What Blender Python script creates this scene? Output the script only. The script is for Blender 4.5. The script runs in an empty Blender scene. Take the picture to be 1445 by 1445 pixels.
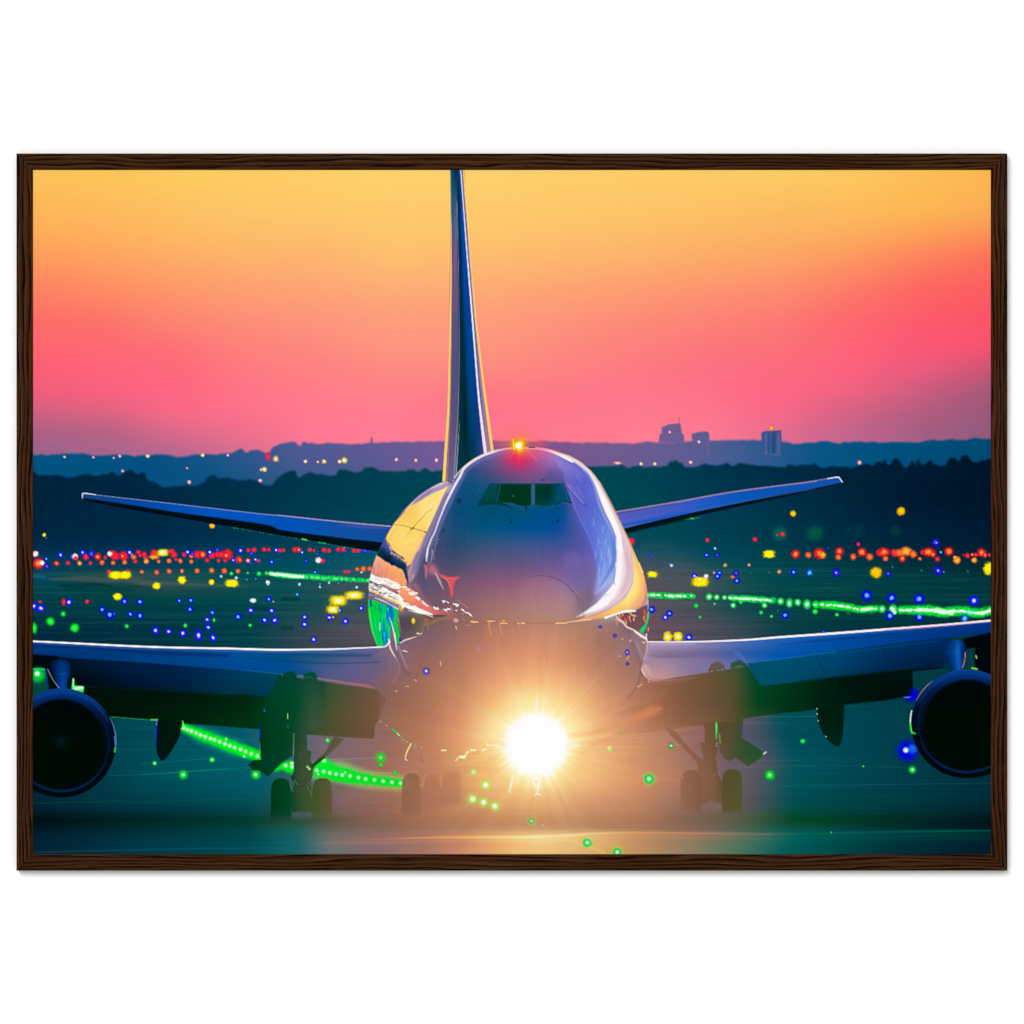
import bpy, math
import numpy as np

# A photograph of one object: a framed print hanging on a plain white wall.
# What the print shows (an airliner at dusk) is flat ink on its sheet, so it is built as flat
# printed motifs lying edge to edge in one sheet, inside a real mitred wooden frame.
UNIT = 0.5177e-3            # metres per picture unit (the sheet is 70 x 50 cm)
MID = 722.5
S = bpy.context.scene

# ---------------------------------------------------------------- camera
cam = bpy.data.cameras.new('camera'); cam_o = bpy.data.objects.new('camera', cam)
S.collection.objects.link(cam_o); S.camera = cam_o
cam_o.location = (0, -3.0, 0); cam_o.rotation_euler = (math.radians(90), 0, 0)
cam.sensor_width = 36; cam.lens = 36 * 3.0 / (1445 * UNIT); cam.clip_start = 0.05; cam.clip_end = 100

# ---------------------------------------------------------------- light: white studio room + one big soft lamp, upper left
world = bpy.data.worlds.new('World'); S.world = world; world.use_nodes = True
bg = world.node_tree.nodes['Background']; bg.inputs[0].default_value = (1, 1, 1, 1); bg.inputs[1].default_value = 0.80
def lamp(name, loc, size, power):
    l = bpy.data.lights.new(name, 'AREA'); l.shape = 'SQUARE'; l.size = size; l.energy = power; l.color = (1, 1, 1)
    o = bpy.data.objects.new(name, l); S.collection.objects.link(o); o.location = loc
    d = -o.location; o.rotation_euler = d.to_track_quat('-Z', 'Y').to_euler(); return o
lamp('softbox', (-6.5, -20.0, 9.0), 9.0, 3420)
S.view_settings.view_transform = 'Standard'; S.view_settings.look = 'None'
S.view_settings.exposure = 0; S.view_settings.gamma = 1; S.view_settings.use_curve_mapping = False
S.render.engine = 'CYCLES'

# ---------------------------------------------------------------- materials
def material(name):
    m = bpy.data.materials.new(name); m.use_nodes = True; nt = m.node_tree; nt.nodes.clear()
    out = nt.nodes.new('ShaderNodeOutputMaterial'); return m, nt, out
def wall_paint():
    m, nt, out = material('white_wall_paint'); b = nt.nodes.new('ShaderNodeBsdfDiffuse'); b.inputs[0].default_value = (.83, .83, .83, 1)
    nt.links.new(b.outputs[0], out.inputs[0]); return m
def ink():
    m, nt, out = material('printed_ink'); b = nt.nodes.new('ShaderNodeBsdfDiffuse'); a = nt.nodes.new('ShaderNodeAttribute'); a.attribute_name = 'ink'
    nt.links.new(a.outputs['Color'], b.inputs[0]); nt.links.new(b.outputs[0], out.inputs[0]); return m
def board():
    m, nt, out = material('grey_board'); b = nt.nodes.new('ShaderNodeBsdfDiffuse'); n = nt.nodes.new('ShaderNodeTexNoise'); n.inputs['Scale'].default_value = 60
    r = nt.nodes.new('ShaderNodeValToRGB'); r.color_ramp.elements[0].color = (.32, .29, .25, 1); r.color_ramp.elements[1].color = (.42, .39, .34, 1)
    nt.links.new(n.outputs[0], r.inputs[0]); nt.links.new(r.outputs[0], b.inputs[0]); nt.links.new(b.outputs[0], out.inputs[0]); return m
def wood():
    # dark stained open-grain wood: dark pores run along local X, wander, start and stop
    m, nt, out = material('dark_stained_wood'); N, L = nt.nodes.new, nt.links.new
    tc = N('ShaderNodeTexCoord'); oi = N('ShaderNodeObjectInfo')
    off = N('ShaderNodeVectorMath'); off.operation = 'MULTIPLY_ADD'
    cmb = N('ShaderNodeCombineXYZ'); L(oi.outputs['Random'], cmb.inputs[0]); L(oi.outputs['Random'], cmb.inputs[2])
    L(cmb.outputs[0], off.inputs[0]); off.inputs[1].default_value = (7.3, 0, 3.1); L(tc.outputs['Object'], off.inputs[2])
    def noise(scale, detail, rough, dist=0):
        mp = N('ShaderNodeMapping'); mp.inputs['Scale'].default_value = scale; L(off.outputs[0], mp.inputs['Vector'])
        n = N('ShaderNodeTexNoise'); n.inputs['Scale'].default_value = 1; n.inputs['Detail'].default_value = detail; n.inputs['Roughness'].default_value = rough; n.inputs['Distortion'].default_value = dist
        L(mp.outputs[0], n.inputs['Vector']); return n.outputs[0]
    def ramp(src, stops):
        r = N('ShaderNodeValToRGB'); e = r.color_ramp.elements
        while len(e) < len(stops): e.new(.5)
        for el, (p, c) in zip(e, stops): el.position = p; el.color = (*c, 1)
        L(src, r.inputs[0]); return r.outputs[0]
    warp = noise((8, 12, 60), 2.4, .5)
    fade = noise((30, 20, 300), 1.5, .5)
    fine = noise((90, 60, 1700), 3, .6)
    tone = noise((9, 9, 130), 2, .5)
    def math_(op, a, b=None, c=None):
        x = N('ShaderNodeMath'); x.operation = op
        for i, v in enumerate((a, b, c)):
            if v is None: continue
            if isinstance(v, (int, float)): x.inputs[i].default_value = v
            else: L(v, x.inputs[i])
        return x.outputs[0]
    sp = N('ShaderNodeSeparateXYZ'); L(off.outputs[0], sp.inputs[0])
    band = math_('FRACT', math_('MULTIPLY_ADD', warp, 4.6, math_('MULTIPLY', sp.outputs[2], 330)))   # growth rings: a dark open edge, then slowly paler
    ring = ramp(band, [(0.0, (.0012, .0002, .0001)), (0.10, (.0012, .0002, .0001)), (0.24, (.011, .0030, .0008)), (0.5, (.033, .0118, .0036)), (0.86, (.056, .0225, .0088)), (1.0, (.018, .0058, .0018))])
    plain = N('ShaderNodeRGB'); plain.outputs[0].default_value = (.037, .0140, .0048, 1)
    mx = N('ShaderNodeMix'); mx.data_type = 'RGBA'; L(ramp(fade, [(.36, (.35, .35, .35)), (.56, (1, 1, 1))]), mx.inputs[0]); L(plain.outputs[0], mx.inputs[6]); L(ring, mx.inputs[7])
    fib = ramp(fine, [(.3, (.66, .62, .60)), (.7, (1.15, 1.15, 1.15))]); ton = ramp(tone, [(.3, (.78, .72, .66)), (.7, (1.18, 1.2, 1.25))])
    def mul(a, b):
        x = N('ShaderNodeMix'); x.data_type = 'RGBA'; x.blend_type = 'MULTIPLY'; x.inputs[0].default_value = 1; L(a, x.inputs[6]); L(b, x.inputs[7]); return x.outputs[2]
    col = mul(mul(mx.outputs[2], fib), ton)
    bs = N('ShaderNodeBsdfPrincipled'); bs.inputs['Roughness'].default_value = .7; bs.inputs['Specular IOR Level'].default_value = .015
    bp = N('ShaderNodeBump'); bp.inputs['Strength'].default_value = .35; bp.inputs['Distance'].default_value = .0005; L(fade, bp.inputs['Height'])
    L(col, bs.inputs['Base Color']); L(bp.outputs[0], bs.inputs['Normal']); L(bs.outputs[0], out.inputs[0]); return m
M_WALL, M_INK, M_BOARD, M_WOOD = wall_paint(), ink(), board(), wood()

# ---------------------------------------------------------------- helpers
def mesh_object(name, verts, faces, mat, parent=None):
    me = bpy.data.meshes.new(name); me.from_pydata(verts, [], faces); me.materials.append(mat); me.update()
    o = bpy.data.objects.new(name, me); S.collection.objects.link(o); o.parent = parent; return o
DEPTH = 0.0085                                   # frame thickness; the wall is this far behind its face
FACE = -0.0006                                   # the frame's face stands 0.6 mm proud of the sheet
WALL_Y = FACE + DEPTH
wall = mesh_object('wall', [(-4, WALL_Y, -3), (4, WALL_Y, -3), (4, WALL_Y, 3), (-4, WALL_Y, 3)], [(0, 1, 2, 3)], M_WALL); wall['kind'] = 'structure'

frame_root = bpy.data.objects.new('framed_print', None); S.collection.objects.link(frame_root)
frame_root['label'] = 'dark brown wood framed print of an airliner facing forward at sunset, on a white wall'
frame_root['category'] = 'framed print'

# ---------------------------------------------------------------- frame: four mitred rails
OX0, OX1, OZ0, OZ1 = (23.3 - MID) * UNIT, (1421.4 - MID) * UNIT, (MID - 1228.6) * UNIT, (MID - 216.6) * UNIT
RAIL = 23.2 * UNIT
def rail(length, loc, rot):
    b = 0.0005; w = RAIL; e = 0.0012            # profile (z from outer edge inward, y), softly rounded arrises
    prof = [(0, WALL_Y), (0, FACE + b), (b * .3, FACE + b * .3), (b, FACE), (w - b * .6, FACE), (w, FACE + b * .5), (w, WALL_Y - .001)]
    n, v, f = 2, [], []
    for side in (0, 1):
        for z, y in prof: v.append(((-length / 2 + z) if side == 0 else (length / 2 - z), y, -z))
    k = len(prof)
    for i in range(k): j = (i + 1) % k; f.append((i, j, k + j, k + i))
    f.append(tuple(range(k))[::-1]); f.append(tuple(range(k, 2 * k)))
    o = mesh_object('frame_rail', v, f, M_WOOD, frame_root); o.location = loc; o.rotation_euler = (0, rot, 0); return o
WX, HZ = OX1 - OX0, OZ1 - OZ0; CX, CZ = (OX0 + OX1) / 2, (OZ0 + OZ1) / 2
rail(WX, (CX, 0, OZ1), 0); rail(WX, (CX, 0, OZ0), math.pi); rail(HZ, (OX0, 0, CZ), -math.pi / 2); rail(HZ, (OX1, 0, CZ), math.pi / 2)
def slab(name, x0, x1, z0, z1, y0, y1, mat, parent):
    v = [(x, y, z) for y in (y0, y1) for z in (z0, z1) for x in (x0, x1)]
    return mesh_object(name, v, [(0, 1, 3, 2), (5, 4, 6, 7), (0, 2, 6, 4), (1, 5, 7, 3), (2, 3, 7, 6), (0, 4, 5, 1)], mat, parent)
slab('backing_board', OX0 + RAIL + .0002, OX1 - RAIL - .0002, OZ0 + RAIL + .0002, OZ1 - RAIL - .0002, .0012, .0045, M_BOARD, frame_root)

INK = 0.735                                      # reflectance of the unprinted paper
# ======================================================================
# PRINTED PICTURE: an "ink" painter. It works in picture units (the photograph's
# pixels, display colours 0..255) and fills COL (colour) and LAB (which printed
# motif a spot belongs to); the print's meshes are built from both further down.
# ======================================================================
X0, Y0, W, H = 46, 238, 1354, 970
XS = X0 + np.arange(W, dtype=np.float32); YS = Y0 + np.arange(H, dtype=np.float32)
COL = np.zeros((H, W, 3), np.float32)
LAB = np.zeros((H, W), np.int32)
MOTIF = [('printed_sky', None)]            # label id -> (name, parent motif)
RNG = np.random.RandomState(7)

def motif(name, parent=None):
    MOTIF.append((name, parent)); return len(MOTIF) - 1

def V(x0, y0, s):                          # coordinates read off an enlarged detail
    def f(t):
        return np.array([[x0 + float(a) / s, y0 + float(b) / s] for a, b in (p.split(',') for p in t.split())], np.float32)
    f.x0, f.y0, f.s = x0, y0, s
    return f
P = V(0, 0, 1)

def blur(a, s):
    if s <= 0: return a
    r = int(s * 3 + 1); k = np.exp(-0.5 * (np.arange(-r, r + 1) / s) ** 2); k /= k.sum()
    k = k.astype(np.float32)
    for ax in (0, 1):
        pad = [(0, 0)] * a.ndim; pad[ax] = (r, r); b = np.pad(a, pad, mode='edge')
        out = np.zeros_like(a); n = a.shape[ax]
        for i, w in enumerate(k):
            out += w * (b[i:i + n] if ax == 0 else b[:, i:i + n])
        a = out
    return a

def spline(p, n=8, closed=False):
    p = np.asarray(p, np.float32)
    q = np.vstack([p[-1:], p, p[:2]]) if closed else np.vstack([2 * p[0] - p[1], p, 2 * p[-1] - p[-2]])
    out = []
    for i in range(1, len(q) - 2):
        a, b, c, d = q[i - 1:i + 3]
        for t in np.arange(n) / n:
            out.append(0.5 * ((2 * b) + (-a + c) * t + (2 * a - 5 * b + 4 * c - d) * t * t + (-a + 3 * b - 3 * c + d) * t ** 3))
    if not closed: out.append(q[-2])
    return np.array(out, np.float32)

def box(x0, y0, x1, y1):
    i0 = int(max(0, np.floor(x0 - X0))); i1 = int(min(W, np.ceil(x1 - X0) + 1))
    j0 = int(max(0, np.floor(y0 - Y0))); j1 = int(min(H, np.ceil(y1 - Y0) + 1))
    return (slice(j0, max(j0, j1)), slice(i0, max(i0, i1)))

def poly(p, soft=0):                       # anti-aliased coverage of a polygon
    p = np.asarray(p, np.float64); m = soft * 3 + 2
    b = box(p[:, 0].min() - m, p[:, 1].min() - m, p[:, 0].max() + m, p[:, 1].max() + m)
    xs = XS[b[1]]; ys = YS[b[0]]; cov = np.zeros((len(ys), len(xs)), np.float32)
    ax, ay = p[:, 0], p[:, 1]; bx, by = np.roll(ax, -1), np.roll(ay, -1)
    for j, y in enumerate(ys):
        for o in (-0.33, 0.0, 0.33):
            yy = y + o + 1e-4; h = (ay <= yy) != (by <= yy)
            if not h.any(): continue
            c = np.sort(ax[h] + (yy - ay[h]) * (bx[h] - ax[h]) / (by[h] - ay[h]))
            for k in range(0, len(c) - 1, 2):
                cov[j] += np.clip(np.minimum(c[k + 1], xs + .5) - np.maximum(c[k], xs - .5), 0, 1) / 3
    return b, blur(cov, soft) if soft else cov

def put(m, c, a=1.0, lab=None, thr=0.5):   # lay a colour (or colour field) over the picture
    b, cov = m; cov = np.clip(cov, 0, 1)
    if isinstance(c, str): c = np.array([float(v) for v in c.split(',')], np.float32)
    c = np.asarray(c, np.float32)
    if c.ndim == 3 and c.shape[:2] == (H, W): c = c[b]
    if lab is not None: LAB[b][cov > thr] = lab
    cov = (cov * a)[..., None]
    COL[b] = COL[b] * (1 - cov) + c * cov

def glow(m, c, a=1.0):                     # screen blend
    b, cov = m; c = np.asarray(c, np.float32) / 255 * np.clip(cov * a, 0, 1)[..., None]
    COL[b] = 255 * (1 - (1 - np.clip(COL[b] / 255, 0, 1)) * (1 - c))

def rows(t, s=3, f=None):                  # colour field: 'y| x:r,g,b x:r,g,b ...' lines
    f = f or P; ky, kc = [], []
    for ln in t.strip().split('\n'):
        y, r = ln.split('|'); ky.append(f.y0 + float(y) / f.s); px, pc = [], []
        for e in r.split():
            x, c = e.split(':'); px.append(f.x0 + float(x) / f.s); pc.append([float(v) for v in c.split(',')])
        pc = np.array(pc); kc.append(np.stack([np.interp(XS, px, pc[:, k]) for k in range(3)], -1))
    ky = np.array(ky); kc = np.array(kc, np.float32); i = np.clip(np.searchsorted(ky, YS) - 1, 0, len(ky) - 2)
    u = np.clip((YS - ky[i]) / (ky[i + 1] - ky[i]), 0, 1)[:, None, None].astype(np.float32)
    return blur(kc[i] * (1 - u) + kc[i + 1] * u, s)

def line(p, w=1.0, soft=0.8, smooth=True):
    p = spline(p, 6) if smooth and len(p) > 2 else np.asarray(p, np.float32)
    if np.ndim(w) == 0 and w > 2 and len(p) > 2: w = [w * .2, w, w, w * .2]
    w = np.interp(np.linspace(0, 1, len(p)), np.linspace(0, 1, len(np.atleast_1d(w))), np.atleast_1d(w))
    m = w.max() / 2 + soft + 1
    b = box(p[:, 0].min() - m, p[:, 1].min() - m, p[:, 0].max() + m, p[:, 1].max() + m)
    gx, gy = XS[b[1]][None], YS[b[0]][:, None]; cov = np.zeros((len(YS[b[0]]), len(XS[b[1]])), np.float32)
    for i in range(len(p) - 1):
        (x1, y1), (x2, y2) = p[i], p[i + 1]; mm = max(w[i], w[i + 1]) / 2 + soft + 1
        s = box(min(x1, x2) - mm, min(y1, y2) - mm, max(x1, x2) + mm, max(y1, y2) + mm)
        s2 = (slice(s[0].start - b[0].start, s[0].stop - b[0].start), slice(s[1].start - b[1].start, s[1].stop - b[1].start))
        if s2[0].start >= s2[0].stop or s2[1].start >= s2[1].stop: continue
        qx, qy = XS[s[1]][None], YS[s[0]][:, None]
        L = (x2 - x1) ** 2 + (y2 - y1) ** 2 + 1e-6
        t = np.clip(((qx - x1) * (x2 - x1) + (qy - y1) * (y2 - y1)) / L, 0, 1)
        d = np.hypot(qx - x1 - t * (x2 - x1), qy - y1 - t * (y2 - y1)); ww = w[i] + (w[i + 1] - w[i]) * t
        cov[s2] = np.maximum(cov[s2], np.clip((ww / 2 - d) / soft + 0.5, 0, 1) * np.minimum(1, ww / 0.8))
    return b, (cov * cov * (3 - 2 * cov) if soft > 2.5 else cov)

def noise(cx, cy, seed=0):                 # smooth value noise 0..1 with the given cell size
    r = np.random.RandomState(seed); nx, ny = int(W / cx) + 4, int(H / cy) + 4
    g = r.rand(ny, nx).astype(np.float32); x = np.arange(W) / cx; y = np.arange(H) / cy
    i, j = x.astype(int), y.astype(int); u, v = (x - i), (y - j); u = u * u * (3 - 2 * u); v = v * v * (3 - 2 * v)
    a = g[:, i] * (1 - u) + g[:, i + 1] * u
    return (a[j] * (1 - v)[:, None] + a[j + 1] * v[:, None]).astype(np.float32)

N1 = noise(2.2, 2.2, 1) + 0.5 * noise(1.2, 1.2, 2) - 0.75
LIGHTS = []; LKIND = []
KIND = {  # halo colour, core colour, core size
 'b': ((0, 10, 215), (110, 185, 255), .42), 'B': ((20, 20, 235), (215, 225, 255), .38), 'v': ((20, 10, 190), (70, 90, 235), .5),
 'c': ((0, 70, 200), (90, 210, 240), .5), 'p': ((60, 110, 170), (190, 225, 240), .6), 'w': ((225, 170, 190), (255, 240, 235), .75),
 'W': ((205, 215, 240), (255, 255, 255), .7), 'r': ((225, 20, 60), (245, 50, 70), .6), 'R': ((225, 20, 40), (255, 150, 50), .5),
 'o': ((225, 75, 45), (250, 135, 50), .55), 'O': ((235, 110, 40), (255, 190, 60), .55), 'y': ((250, 220, 0), (255, 245, 20), .7),
 'Y': ((245, 215, 0), (255, 255, 190), .5), 'a': ((240, 160, 0), (255, 205, 10), .75), 't': ((120, 90, 75), (225, 165, 120), .6),
 'g': ((0, 175, 60), (60, 235, 110), .5), 'G': ((0, 205, 40), (190, 255, 200), .36), 'n': ((0, 190, 30), (40, 250, 70), .6),
 'h': ((25, 215, 85), (225, 255, 225), .42), 'd': ((0, 90, 75), (30, 120, 100), .5), 'm': ((190, 110, 130), (235, 200, 205), .6),
 'k': ((190, 150, 110), (255, 245, 170), .55)}
def dots(f, t, named=True, a=1.0):         # lamps: 'x,y,r[,ry]kind' in detail coordinates
    for e in t.split():
        k = e[-1]; v = [float(q) for q in e[:-1].split(',')]
        x, y, rx = f.x0 + v[0] / f.s, f.y0 + v[1] / f.s, v[2] / f.s; ry = v[3] / f.s if len(v) > 3 else rx
        halo, core, cs = KIND[k]; pw = 3. if k in 'yY' and rx > ry * 1.2 else 2.; q = max(rx, ry) * 2 + 2; b = box(x - q, y - q, x + q, y + q)
        if b[0].start >= b[0].stop or b[1].start >= b[1].stop: continue
        n = N1[b]; d = (np.abs((XS[b[1]][None] - x) / rx) ** pw + np.abs((YS[b[0]][:, None] - y) / ry) ** pw) ** (1 / pw)
        R = max(rx, ry); d1 = d * (1 + (.26 if k in 'roROkyY' else .16) * n * min(1, 7 / R))
        if named and R > 2.2: put((b, np.exp(-(d / 1.05) ** 2 * 1.3)), halo, .3 * a)
        hal = np.clip((1 - d1) * R / max(1.2, R * .5) + 0.4, 0, 1)
        put((b, hal), halo, a)
        cr = cs * (1.0 if R > 3 else 1.15)
        put((b, np.exp(-(d1 * (1 + .3 * n) / cr) ** 4 * 0.8) * (1 if R > 1.8 else .8)), core, a)
        if named: LIGHTS.append((rx * ry, x, y, rx, ry)); LKIND.append(k)

# ---------------------------------------------------------------- sky
SKY = rows('''238|50:252,196,90 150:252,199,90 250:254,204,94 346:254,207,98 450:255,209,104 550:255,211,106 700:255,209,108 900:255,207,104 1100:254,206,100 1200:254,203,94 1300:254,193,84 1395:254,186,80
300|50:254,182,88 150:254,186,92 250:252,193,98 346:252,198,103 450:254,200,106 550:254,203,108 700:254,203,107 900:253,197,104 1000:254,193,101 1100:252,188,98 1200:254,187,92 1300:254,182,84 1395:252,172,84
335|50:254,170,88 150:254,174,94 250:255,184,98 346:253,189,104 450:253,190,109 550:253,198,108 700:254,196,108 900:253,188,106 1000:253,182,100 1100:252,177,99 1200:253,172,92 1300:254,156,88 1395:254,140,88
370|50:255,152,90 150:254,160,96 250:254,170,101 346:253,176,106 450:254,178,113 550:253,189,111 700:254,185,112 900:253,176,108 1000:253,168,104 1100:253,162,103 1200:253,148,97 1300:254,126,94 1395:254,110,88
410|50:255,128,97 150:255,139,100 250:253,151,106 346:254,158,114 450:254,164,119 550:253,172,118 700:254,169,118 900:254,155,113 1000:254,147,112 1100:254,140,110 1200:254,122,103 1300:254,101,98 1395:254,92,98
450|50:254,110,103 150:253,116,106 250:252,134,112 346:253,143,120 450:253,149,123 550:254,157,124 700:254,155,123 900:253,140,120 1000:253,131,118 1100:254,122,115 1200:254,104,110 1300:254,91,108 1395:254,84,104
490|50:254,100,112 150:255,104,116 250:254,113,119 346:254,129,122 450:253,139,126 550:254,148,128 700:253,148,126 900:253,127,125 1000:252,118,123 1100:252,113,121 1200:254,99,119 1300:252,87,118 1395:248,82,113
520|50:253,94,118 150:254,99,122 250:254,106,124 346:254,121,128 450:254,130,130 550:254,139,130 700:254,138,129 900:254,121,131 1000:253,113,130 1100:253,107,127 1200:253,97,126 1300:238,90,125 1395:208,84,117
550|50:243,93,122 150:250,96,128 250:255,102,131 346:255,116,135 450:255,124,137 550:254,129,137 700:254,122,133 900:254,118,139 1000:254,113,136 1100:254,102,132 1200:244,98,130 1300:206,92,128 1395:166,87,121
580|50:212,95,127 150:226,98,130 250:251,104,133 346:254,113,139 450:254,122,144 550:254,124,144 700:254,117,138 900:254,121,143 1000:254,116,140 1100:250,103,136 1200:214,98,132 1300:180,92,127 1395:152,88,123
605|50:176,96,133 150:183,98,132 250:226,105,138 346:243,112,141 450:254,122,146 550:254,124,147 700:254,118,141 900:254,124,146 1000:254,121,145 1100:234,107,143 1200:196,100,139 1300:166,93,131 1395:147,89,126
640|50:152,98,141 150:165,100,141 250:180,104,143 346:215,110,143 450:254,122,148 550:254,124,149 700:254,122,146 900:254,125,147 1000:252,123,148 1100:215,112,149 1200:186,104,146 1300:158,94,138 1395:138,90,130''', 6)
FULL = (slice(0, H), slice(0, W)); ONE = np.ones((H, W), np.float32)
put((FULL, ONE), SKY)
put((FULL, (noise(28, 6, 5) - .5) * .5 + .5), (255, 150, 125), .035)

# ---------------------------------------------------------------- far hills and town
HILL = motif('printed_hills'); A1, A2, A3, A4 = V(20, 560, 4.129), V(320, 560, 4.129), V(850, 560, 4.817), V(1120, 560, 4.817)
HC = rows('''610|46:10,90,135 200:14,84,134 300:52,88,140 420:84,90,148 520:98,90,148 620:120,92,150 760:130,86,140 850:124,92,146 900:112,92,146 960:98,92,146 1030:70,92,146 1090:42,88,142 1150:12,86,134 1250:0,82,127 1395:0,76,117
650|46:0,84,128 200:2,80,130 300:22,84,134 420:72,90,145 520:90,90,146 620:115,90,148 760:120,84,138 850:112,90,142 900:105,92,146 960:96,94,148 1030:70,94,148 1090:44,90,144 1150:10,86,134 1250:0,80,124 1395:0,72,112
690|46:0,80,124 300:8,82,128 420:50,88,135 620:115,90,148 900:105,92,146 1150:0,86,130 1395:0,72,112''', 6)
top = np.vstack([A1('100,335 200,340 300,330 400,330 480,345 600,335 700,345 850,335 960,350 1060,335 1150,335 1230,332 1260,325 1290,322'),
  A2('0,325 30,322 60,315 78,303 92,305 104,322 120,325 130,318 150,308 180,308 200,312 240,338 255,310 270,290 330,272 400,265 408,272 424,288 436,282 440,264 456,260 470,268 490,268 520,272 600,270 740,278 850,268 1000,260 1060,262 1260,258'),
  P('700,622'), A3('0,312 120,315 200,318 300,305 380,310 555,308 610,305 732,295 900,293 1080,292 1222,302 1300,318'),
  A4('0,320 120,312 210,300 320,318 340,305 500,308 560,312 700,306 850,310 930,295 1100,290 1180,293 1220,282 1345,285')])
top = np.vstack([P('30,642'), top, P('1410,618')]); tx = np.arange(40, 1405, 2.5); rj = RNG.uniform(-1, 1, len(tx)); ty = np.interp(tx, top[:, 0], top[:, 1]) + .45 * rj + .5 * np.convolve(rj, np.ones(4) / 2, 'same')
put(poly(np.vstack([np.stack([tx, ty], -1), P('1410,720 30,720')]), 1.2), HC, 1, HILL)
put(poly(A2('837,275 837,240 843,232 849,240 851,275'), .5), HC, .8, HILL)
bl = [A3('383,312 388,262 396,252 403,250 403,204 418,202 450,187 478,184 530,178 534,200 540,245 555,258 557,312'),
      A3('600,310 612,300 606,252 625,248 650,240 700,234 722,240 728,262 726,310'),
      A3('1096,400 1082,300 1080,242 1110,232 1140,230 1215,227 1220,300 1205,400')]
for i, p in enumerate(bl):
    B = motif('printed_building'); put(poly(p, .7), HC if i < 2 else (52, 84, 140), .94, B)
put(line(A3('520,140 521,180'), .9), '110,88,135', .9)
put(line(A3('384,262 552,262'), .5), '110,95,150', .3)
for x, c, a in ((1090, '60,90,150', .3), (1112, '150,110,160', .5), (1130, '20,80,130', .8), (1160, '10,70,120', .9), (1172, '20,76,120', .8), (1192, '130,105,160', .5), (1203, '150,110,155', .45)):
    put(line(A3('%d,250 %d,385' % (x, x)), 1.6, 2), c, a)
put(line(A3('715,300 722,380'), 5, 5), '140,95,150', .35)
put(line(A3('1100,385 1210,395'), 3, 3), '120,100,155', .3)
put(poly(A3('460,312 640,312 650,470 470,470'), 3), '100,92,146', .35)
dots(A3, '457,240,10m 657,305,12m 1149,213,18O 103,450,32,12m 263,455,13k 357,456,13k 600,445,13m', False)
dots(A1, '293,350,8m 461,352,8m 580,356,7m 615,345,9m 778,345,12k 1099,340,12k 1245,340,9m 1007,416,7m 632,432,9m 1020,497,11m 1440,425,10m', False)
dots(A2, '240,347,14,26r 285,363,19k 219,422,17k 195,488,12m 458,376,11k 531,379,8m 567,376,15k 684,370,19k 658,378,12k 988,366,12m 1102,369,11m 1222,369,12m', False)
dots(A4, '447,447,16m', False)

# ---------------------------------------------------------------- forest edge
TREE = motif('printed_tree_line')
TC = rows('''660|46:0,38,60 200:0,38,64 350:0,52,78 450:0,60,80 550:0,68,84 640:0,74,86 900:0,72,84 1000:0,56,78 1100:0,46,70 1250:0,30,52 1395:0,22,42
700|46:0,36,60 200:0,40,66 350:0,52,76 450:0,60,80 550:0,70,84 640:0,76,88 900:0,74,86 1000:0,62,80 1100:0,50,72 1250:0,30,52 1395:0,20,40
750|46:0,38,64 200:0,42,70 300:0,50,76 450:0,66,85 500:0,74,90 640:0,80,92 930:0,76,88 1000:0,70,84 1100:0,58,76 1250:0,38,60 1395:0,26,48
780|46:0,50,80 200:0,52,82 300:0,58,86 450:0,72,92 640:0,80,96 930:20,80,94 1000:0,72,88 1100:0,60,78 1250:0,42,60 1395:0,32,48''', 4)
TC = TC * np.array([1, .95, .98], np.float32)
top = np.vstack([A1('90,440 115,436 130,452 170,458 220,460 250,454 300,470 340,470 400,455 440,452 480,462 520,450 545,448 575,438 600,455 630,452 655,432 685,430 700,440 720,452 740,442 765,445 772,478 800,490 825,500 870,525 950,520 1000,515 1040,522 1100,500 1120,480 1150,458 1175,462 1200,475 1240,468 1280,480 1340,485'),
  A2('0,475 50,478 90,490 150,482 200,505 240,517 262,515 290,480 330,450 380,428 403,435 412,470 435,462 455,448 490,440 520,452 560,450 600,462 636,455 650,428 690,423 715,432 740,440 780,437 800,418 830,409 862,415 900,430 980,432 1040,432 1060,424 1090,425 1110,438 1150,418 1175,422 1195,437 1230,425 1260,432'),
  A3('0,470 70,475 110,468 140,462 170,482 200,474 240,470 300,480 340,472 380,475 440,470 452,448 480,436 505,435 535,452 545,450 562,475 640,475 680,460 700,452 740,467 790,466 820,456 850,448 870,466 900,470 930,452 980,455 1030,465 1100,470 1200,475 1240,480 1270,458 1300,470 1330,466 1380,462'),
  A4('60,465 120,462 140,452 160,470 200,487 260,473 340,475 400,482 440,466 470,460 500,455 540,467 560,445 590,440 600,452 622,428 640,465 660,455 680,425 712,425 740,465 770,482 795,450 808,432 825,465 838,435 852,424 868,462 910,445 935,432 960,460 1030,465 1050,432 1090,410 1122,440 1145,402 1182,400 1215,442 1290,432 1345,420')])
top = np.array([[x, y + RNG.uniform(-.8, .8)] for x, y in spline(top, 3)])
put(poly(np.vstack([top, P('1410,900 30,900')]), 1.3), TC, 1, TREE)
m = np.clip((noise(9, 7, 11) + .5 * noise(4, 4, 12) - .75) * 1.5, -1, 1)
b = box(46, 655, 1400, 770); put((b, np.clip(m[b], 0, 1) * (LAB[b] == TREE)), (0, 82, 98), .06); put((b, np.clip(-m[b], 0, 1) * (LAB[b] == TREE)), (0, 22, 42), .08)

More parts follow.
